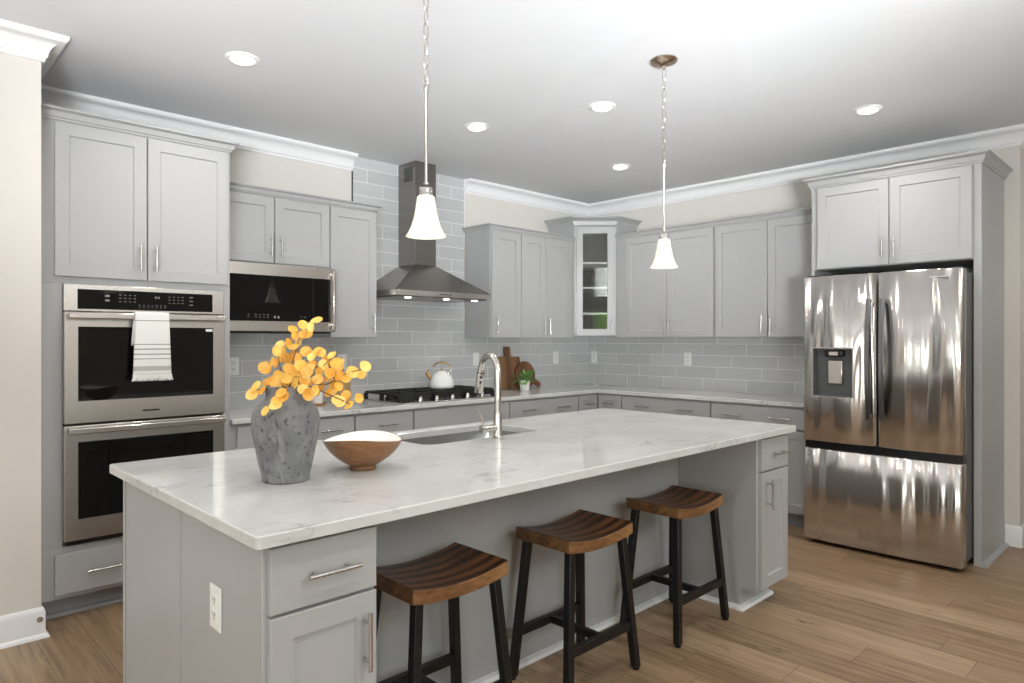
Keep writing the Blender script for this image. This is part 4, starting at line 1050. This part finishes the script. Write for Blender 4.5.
FW = Vector((math.cos(YAW), math.sin(YAW), 0)); RT = Vector((math.sin(YAW), -math.cos(YAW), 0))
V0 = Vector(vc)
def loc(r, u, b=0):     # point around the vase: r metres to the right, u above the worktop, b away
    return V0 + RT * r + FW * b + Vector((0, 0, u))
def px(x, y, b=0):      # measured offsets on the photograph, in vase-centred metres
    dpt = 2.15 + b
    return ((x - 512) / 677.24 * dpt - (vc[0] - CAMP.x) * RT.x - (vc[1] - CAMP.y) * RT.y, CAMP.z - (y - 339.3) / 677.24 * dpt - vc[2], b)
rl = random.Random(4)
def disc(mb, c, nrm, r, stem_to):
    nrm = nrm.normalized(); a = nrm.cross(Vector((.3, .2, 1))).normalized(); b2 = nrm.cross(a)
    n = 12; cup = rl.uniform(.05, .3); fold = rl.uniform(-.25, .35)
    vs = [tuple(c)]
    for rr in (.55, 1.0):
        for i in range(n):
            th = 2 * PI * i / n; ra = r * rr * (1 + .07 * math.cos(2 * th + c.x * 90))
            vs.append(tuple(c + a * ra * math.cos(th) + b2 * ra * math.sin(th) + nrm * (cup * r * rr * rr + fold * r * abs(math.cos(th)) * rr)))
    fs = [(0, 1 + i, 1 + (i + 1) % n) for i in range(n)] + [(1 + i, 1 + n + i, 1 + n + (i + 1) % n, 1 + (i + 1) % n) for i in range(n)]
    mb.add(vs, fs)
    mb.tube([tuple(stem_to), tuple(stem_to.lerp(c, .6) + Vector((0, 0, -.002))), tuple(c)], .0009, 4)
B = [
 ('tallest golden branch rising straight up from the vase', [(287, 384, 0), (292, 366, .0), (297, 348, .01), (302, 334, .0), (316, 322, -.01)],
  [(317, 321, 0), (312, 327, -.01), (303, 325, 0), (293, 330, .01), (297, 336, 0), (305, 335, -.02), (308, 334, .03), (290, 343, .0), (294, 347, -.02), (281, 346, .02), (300, 341, .02), (296, 356, .03), (288, 358, .02)]),
 ('golden branch rising up and left with one round leaf at its tip', [(284, 385, 0), (281, 370, -.01), (279, 358, .0), (278, 351, 0)],
  [(277, 351, -.01), (284, 350, .01), (273, 362, .01), (265, 368, .0), (278, 363, -.02), (268, 366, .03), (285, 356, .01), (289, 369, -.02), (282, 360, .03)]),
 ('golden branch reaching out low to the left of the vase', [(281, 388, -.01), (272, 385, -.03), (264, 388, -.04), (256, 390, -.05)],
  [(256, 386, -.05), (252, 394, -.05), (264, 391, -.05), (272, 381, -.02), (276, 384, -.04), (268, 383, -.01), (279, 376, -.03), (284, 379, .02)]),
 ('short golden sprig drooping over the front of the vase', [(286, 386, -.05), (281, 390, -.088), (276, 398, -.108), (268, 408, -.122)],
  [(266, 411, -.128), (276, 405, -.124), (277, 400, -.118), (284, 397, -.110), (282, 393, -.105)]),
 ('golden branch leaning up and right above the white bottle', [(290, 385, 0), (299, 372, .0), (307, 360, .0), (315, 352, .0)],
  [(317, 351, 0), (313, 357, -.01), (321, 352, .01), (306, 352, .02), (302, 366, -.03), (307, 373, -.05), (296, 376, -.03), (301, 359, .0), (312, 364, .03), (310, 369, .0)]),
 ('golden branch leaning right to the utensil crock', [(291, 386, .0), (306, 380, .0), (321, 368, .0), (333, 357, .0)],
  [(333, 356, 0), (324, 365, .0), (320, 371, -.01), (330, 374, .0), (338, 368, .02), (326, 360, .02), (336, 363, -.01), (313, 382, -.02), (304, 383, -.03), (341, 365, .0)]),
 ('longest golden branch stretching far right over the worktop', [(291, 388, -.01), (310, 384, -.01), (328, 384, .0), (345, 374, .0), (364, 369, .0)],
  [(353, 372, 0), (365, 367, .0), (362, 375, .01), (340, 376, .0), (338, 387, -.01), (328, 378, .0), (334, 384, .01), (318, 379, -.02), (345, 378, .0), (333, 390, .02)]),
 ('golden branch hanging low to the right of the vase', [(291, 389, -.02), (309, 386, -.03), (326, 393, -.03), (340, 399, -.03), (350, 404, -.03)],
  [(349, 405, -.03), (337, 400, -.03), (359, 398, -.02), (346, 396, -.02), (329, 393, -.02), (320, 391, -.03), (314, 390, -.05), (308, 394, -.06), (322, 386, .0), (341, 402, -.03)]),
 ('short golden sprig fanning at the vase mouth', [(287, 388, .02), (290, 378, -.02), (300, 377, -.05)],
  [(295, 383, -.05), (303, 389, -.06), (287, 379, -.05), (298, 370, .04), (293, 372, .05), (286, 388, -.06), (275, 389, -.02), (300, 384, .02)]),
]
for lb, st, lv in B:
    P_ = [loc(*px(*q)) for q in st]
    P_ = [loc(rl.uniform(-.02, .02), .235, rl.uniform(-.02, .02)), loc(rl.uniform(-.02, .02), .285, rl.uniform(-.02, .02))] + P_
    # smooth the stem
    S_ = []
    for i in range(len(P_) - 1):
        p0 = P_[max(0, i - 1)]; p1 = P_[i]; p2 = P_[i + 1]; p3 = P_[min(len(P_) - 1, i + 2)]
        for k in range(4):
            u = k / 4; S_.append(.5 * ((2 * p1) + (p2 - p0) * u + (2 * p0 - 5 * p1 + 4 * p2 - p3) * u * u + (3 * p1 - p0 - 3 * p2 + p3) * u ** 3))
    S_.append(P_[-1])
    base_ = tuple(P_[0])
    t = thing('eucalyptus_branch', lb, 'branch', base_, 'golden branches in the vase')
    MB().tube([tuple(p) for p in S_], [.0026 - .0014 * i / len(S_) for i in range(len(S_))], 6).build('stem', STEMW, t, smooth=60)
    mb = MB()
    for q in lv:
        c = loc(*px(*q)); near = min(S_[4:], key=lambda s: (s - c).length)
        nrm = -FW * rl.uniform(.5, 1) + RT * rl.uniform(-.7, .7) + Vector((0, 0, rl.uniform(-.2, .8)))
        disc(mb, c, nrm, rl.uniform(.015, .0205), near)
    for _ in range(2 if rl.random() < .5 else 1):
        k = rl.uniform(.3, .85); s0 = S_[min(len(S_) - 1, int(k * len(S_)))]
        c = s0 + RT * rl.uniform(-.022, .022) + FW * rl.uniform(-.035, .035) + Vector((0, 0, rl.uniform(-.012, .03)))
        if 'drooping' in lb or c.z < vc[2] + .29: continue
        disc(mb, c, -FW * rl.uniform(.3, 1) + RT * rl.uniform(-1, 1) + Vector((0, 0, rl.uniform(-.3, .9))), rl.uniform(.013, .019), s0)
    mb.build('leaves', LEAFM, t, smooth=60)

bc = (-4.128, -2.408, .9143)
t = thing('wooden_bowl', 'wooden bowl with white glazed inside and wavy rim on the island', 'bowl', bc)
n = 56
def bring(r, z, wav=0, dz=0): return [(bc[0] + r * math.cos(2 * PI * i / n), bc[1] + r * math.sin(2 * PI * i / n), bc[2] + z + wav * math.cos(2 * (2 * PI * i / n - YAW)) + dz) for i in range(n)]
mb = MB(); mb.loft([bring(.001, 0), bring(.043, 0), bring(.046, .003), bring(.044, .014), bring(.052, .018), bring(.072, .030), bring(.095, .048, .001), bring(.112, .066, .003), bring(.1255, .087, .006), bring(.1335, .105, .008), bring(.1345, .1075, .008), bring(.132, .1085, .008), bring(.1295, .1065, .008)], cap=False)
mb.build('shell', BOWLW, t, smooth=60)
mb = MB(); mb.loft([bring(.1297, .107, .008), bring(.121, .086, .006), bring(.106, .064, .003), bring(.085, .045, .001), bring(.05, .026), bring(.001, .022)], cap=False)
mb.build('glazed_inside', BOWLIN, t, smooth=60)

# ------------------------------------------------------------------ stools
def make_stool():
    t = thing('bar_stool', 'x', 'stool', (0, 0, FZ), 'saddle-seat bar stools at the island')
    SW, SD, ST, zt = .195, .141, .047, .62
    nx, ny = 16, 6; top = []; bot = []
    for i in range(nx + 1):
        x = -SW + 2 * SW * i / nx; dip = -.024 * (1 - (x / SW) ** 2)
        top.append([(x, -SD + 2 * SD * j / ny, zt + dip) for j in range(ny + 1)]); bot.append([(x, -SD + 2 * SD * j / ny, zt + dip * .8 - ST) for j in range(ny + 1)])
    # perimeter band and underside are one mesh, the worn darker top its own skin
    mb = MB(); rings = [[a[0], a[-1], b[-1], b[0]] for a, b in zip(top, bot)]
    mb.loft([[p for p in r] for r in rings]); seat = mb.build('seat', SEATEDGE, t, smooth=30, bevel=.003)
    mb = MB(); mb.loft([[(x * .992, y * .99, z + .0012) for (x, y, z) in r] for r in top], cap=False, close=False); mb.build('seat_top', SEATW, seat, smooth=60)
    lw = .031
    def legc(sx, sy, z):
        k = (zt - ST - z) / (zt - ST - FZ); return Vector((sx * (.158 + .050 * k), sy * (.110 + .036 * k), z))
    for sx, sy in ((-1, -1), (1, -1), (-1, 1), (1, 1)):
        a = legc(sx, sy, zt - ST - .002 - .004 * 0 + .002); b = legc(sx, sy, FZ + .012); mb = MB()
        q = lambda p: [(p.x + x * lw / 2, p.y + y * lw / 2, p.z) for x, y in ((-1, -1), (1, -1), (1, 1), (-1, 1))]
        mb.loft([q(b), q(a)]); lg = mb.build('leg', BLACKLEG, t, bevel=.003)
        f = legc(sx, sy, FZ); MB().lathe([(.013, 0), (.0145, .003), (.0145, .013), (.001, .013)], tuple(f), 14).build('foot_pad', BLACKP, lg, smooth=40)
    zs = .205
    for sy in (-1, 1):
        a = legc(-1, sy, zs); b = legc(1, sy, zs); MB().bar(tuple(a), tuple(b), .024, .034).build('stretcher', BLACKLEG, t, bevel=.002)
    a = legc(-1, -1, zs); b = legc(-1, 1, zs); MB().bar((0, a.y, zs), (0, b.y, zs), .024, .030).build('crossbar', BLACKLEG, t, bevel=.002)
    return t
stools = [(-4.008, -2.663, 'wooden saddle-seat bar stool with black legs beside the near drawer cabinet'),
          (-3.313, -2.668, 'wooden saddle-seat bar stool with black legs in the middle of the three'),
          (-2.602, -2.678, 'wooden saddle-seat bar stool with black legs nearest the refrigerator')]
st0 = make_stool()
for i, (x, y, lb) in enumerate(stools):
    o = st0 if i == 0 else copy_tree(st0)
    o.location = (x, y, FZ); o['label'] = lb

# ------------------------------------------------------------------ pendants and ceiling lights
def pendant(x, y, lb):
    t = thing('pendant_light', lb, 'pendant light', (x, y, CZ), 'pendant lights over the island')
    zb = 1.709; zt = 1.8465
    MB().lathe([(.001, CZ - .0005), (.064, CZ - .0005), (.066, CZ - .006), (.058, CZ - .016), (.030, CZ - .026), (.010, CZ - .032), (.008, CZ - .045), (.001, CZ - .046)], (x, y, 0), 32).build('canopy', CANOPYM, t, smooth=50)
    mb = MB(); z = CZ - .040; k = 0
    while z > 2.225:
        ax = (1, 0) if k % 2 else (0, 1); L, Wd = .029, .0095; pts = []
        for i in range(12):
            a = 2 * PI * i / 12; pts.append((x + ax[0] * Wd * math.cos(a), y + ax[1] * Wd * math.cos(a), z - L + L * math.sin(a)))
        mb.tube(pts, .0019, 6, closed=True); z -= .049; k += 1
    mb.build('chain', CHROME, t, smooth=60)
    MB().lathe([(.003, 2.226), (.0085, 2.222), (.0085, 2.205), (.0055, 2.20), (.0055, 1.895), (.009, 1.893), (.009, 1.886), (.001, 1.886)], (x, y, 0), 14).build('rod', CHROME, t, smooth=40)
    MB().lathe([(.009, 1.876), (.021, 1.874), (.0225, 1.871), (.0225, 1.842), (.019, 1.838), (.001, 1.838)], (x, y, 0), 24).build('socket_cap', CHROME, t, smooth=40)
    pts = [(.026, zt), (.030, zt - .004), (.0325, zt - .02), (.036, zt - .045), (.042, zt - .075), (.0495, zt - .1), (.059, zt - .122), (.069, zb), (.0665, zb + .001), (.0565, zt - .121), (.047, zt - .099), (.0395, zt - .074), (.0335, zt - .044), (.030, zt - .02), (.025, zt - .006)]
    MB().lathe(pts, (x, y, 0), 36, False).build('shade', SHADE, t, smooth=60)
    MB().lathe([(.011, 1.840), (.012, 1.830), (.020, 1.810), (.021, 1.797), (.015, 1.784), (.001, 1.779)], (x, y, 0), 20).build('bulb', BULB, t, smooth=60)
    pl = bpy.data.lights.new('pendant_glow', 'POINT'); pl.energy = PENDANT_W; pl.color = (1, .9, .74); pl.shadow_soft_size = .03
    o = bpy.data.objects.new('pendant_glow', pl); COL.objects.link(o); o.location = (x, y, 1.745)
    return t
pendant(-3.993, -2.587, 'pendant with frosted bell shade hanging nearer the vase end of the island')
pendant(-2.557, -2.587, 'pendant with frosted bell shade hanging at the refrigerator end of the island')
def downlight(x, y, lb):
    t = thing('recessed_light', lb, 'ceiling light', (x, y, CZ), 'recessed ceiling lights')
    MB().lathe([(.052, CZ - .0005), (.078, CZ - .0005), (.079, CZ - .003), (.074, CZ - .008), (.060, CZ - .011), (.054, CZ - .009)], (x, y, 0), 36, False).build('trim_ring', TRIM, t, smooth=40)
    MB().lathe([(.0545, CZ - .009), (.050, CZ - .015), (.038, CZ - .020), (.020, CZ - .0225), (.001, CZ - .023)], (x, y, 0), 32, False).build('lens', LENS, t, smooth=60)
    area_light('down_beam', (x, y, CZ - .026), (0, 0, -1), .10, .10, CAN_W, (1, .96, .9), 'DISK', spread=math.radians(150))
downlight(-4.04, -1.18, 'lit recessed ceiling light in front of the tall oven cabinet')
downlight(-2.537, -1.18, 'lit recessed ceiling light in front of the range hood')
downlight(-1.07, -1.21, 'lit recessed ceiling light closest to the corner cabinet')
downlight(-2.257, -1.968, 'lit recessed ceiling light between hood and far pendant')
downlight(-1.09, -3.03, 'lit recessed ceiling light in front of the refrigerator')
# unseen fill lamps added behind the viewer, aimed straight down from the ceiling
for x in (-6.6, -4.2, -1.8):
    for y in (-3.9, -5.2):
        area_light('down_beam', (x, y, CZ - .02), (0, 0, -1), .12, .12, FAR_FILL_W, (1, .96, .9), 'DISK', spread=math.radians(160))
area_light('down_beam', (-4.18, -1.87, CZ - .02), (0, 0, -1), .10, .10, CAN_W, (1, .96, .9), 'DISK', spread=math.radians(150))

dsx, dsy, dsz = WX - .008, WY - .0145, FZ + .085
o = MB().tube([(dsx, dsy, dsz), (dsx, dsy - .004, dsz), (dsx, dsy - .0042, dsz), (dsx, dsy - .012, dsz)], [.012, .012, .006, .0075], 16).build('door_stop', CHROME, None, smooth=40)
tag(o, 'small round metal stop screwed to the white baseboard of the left wall', 'door stop')
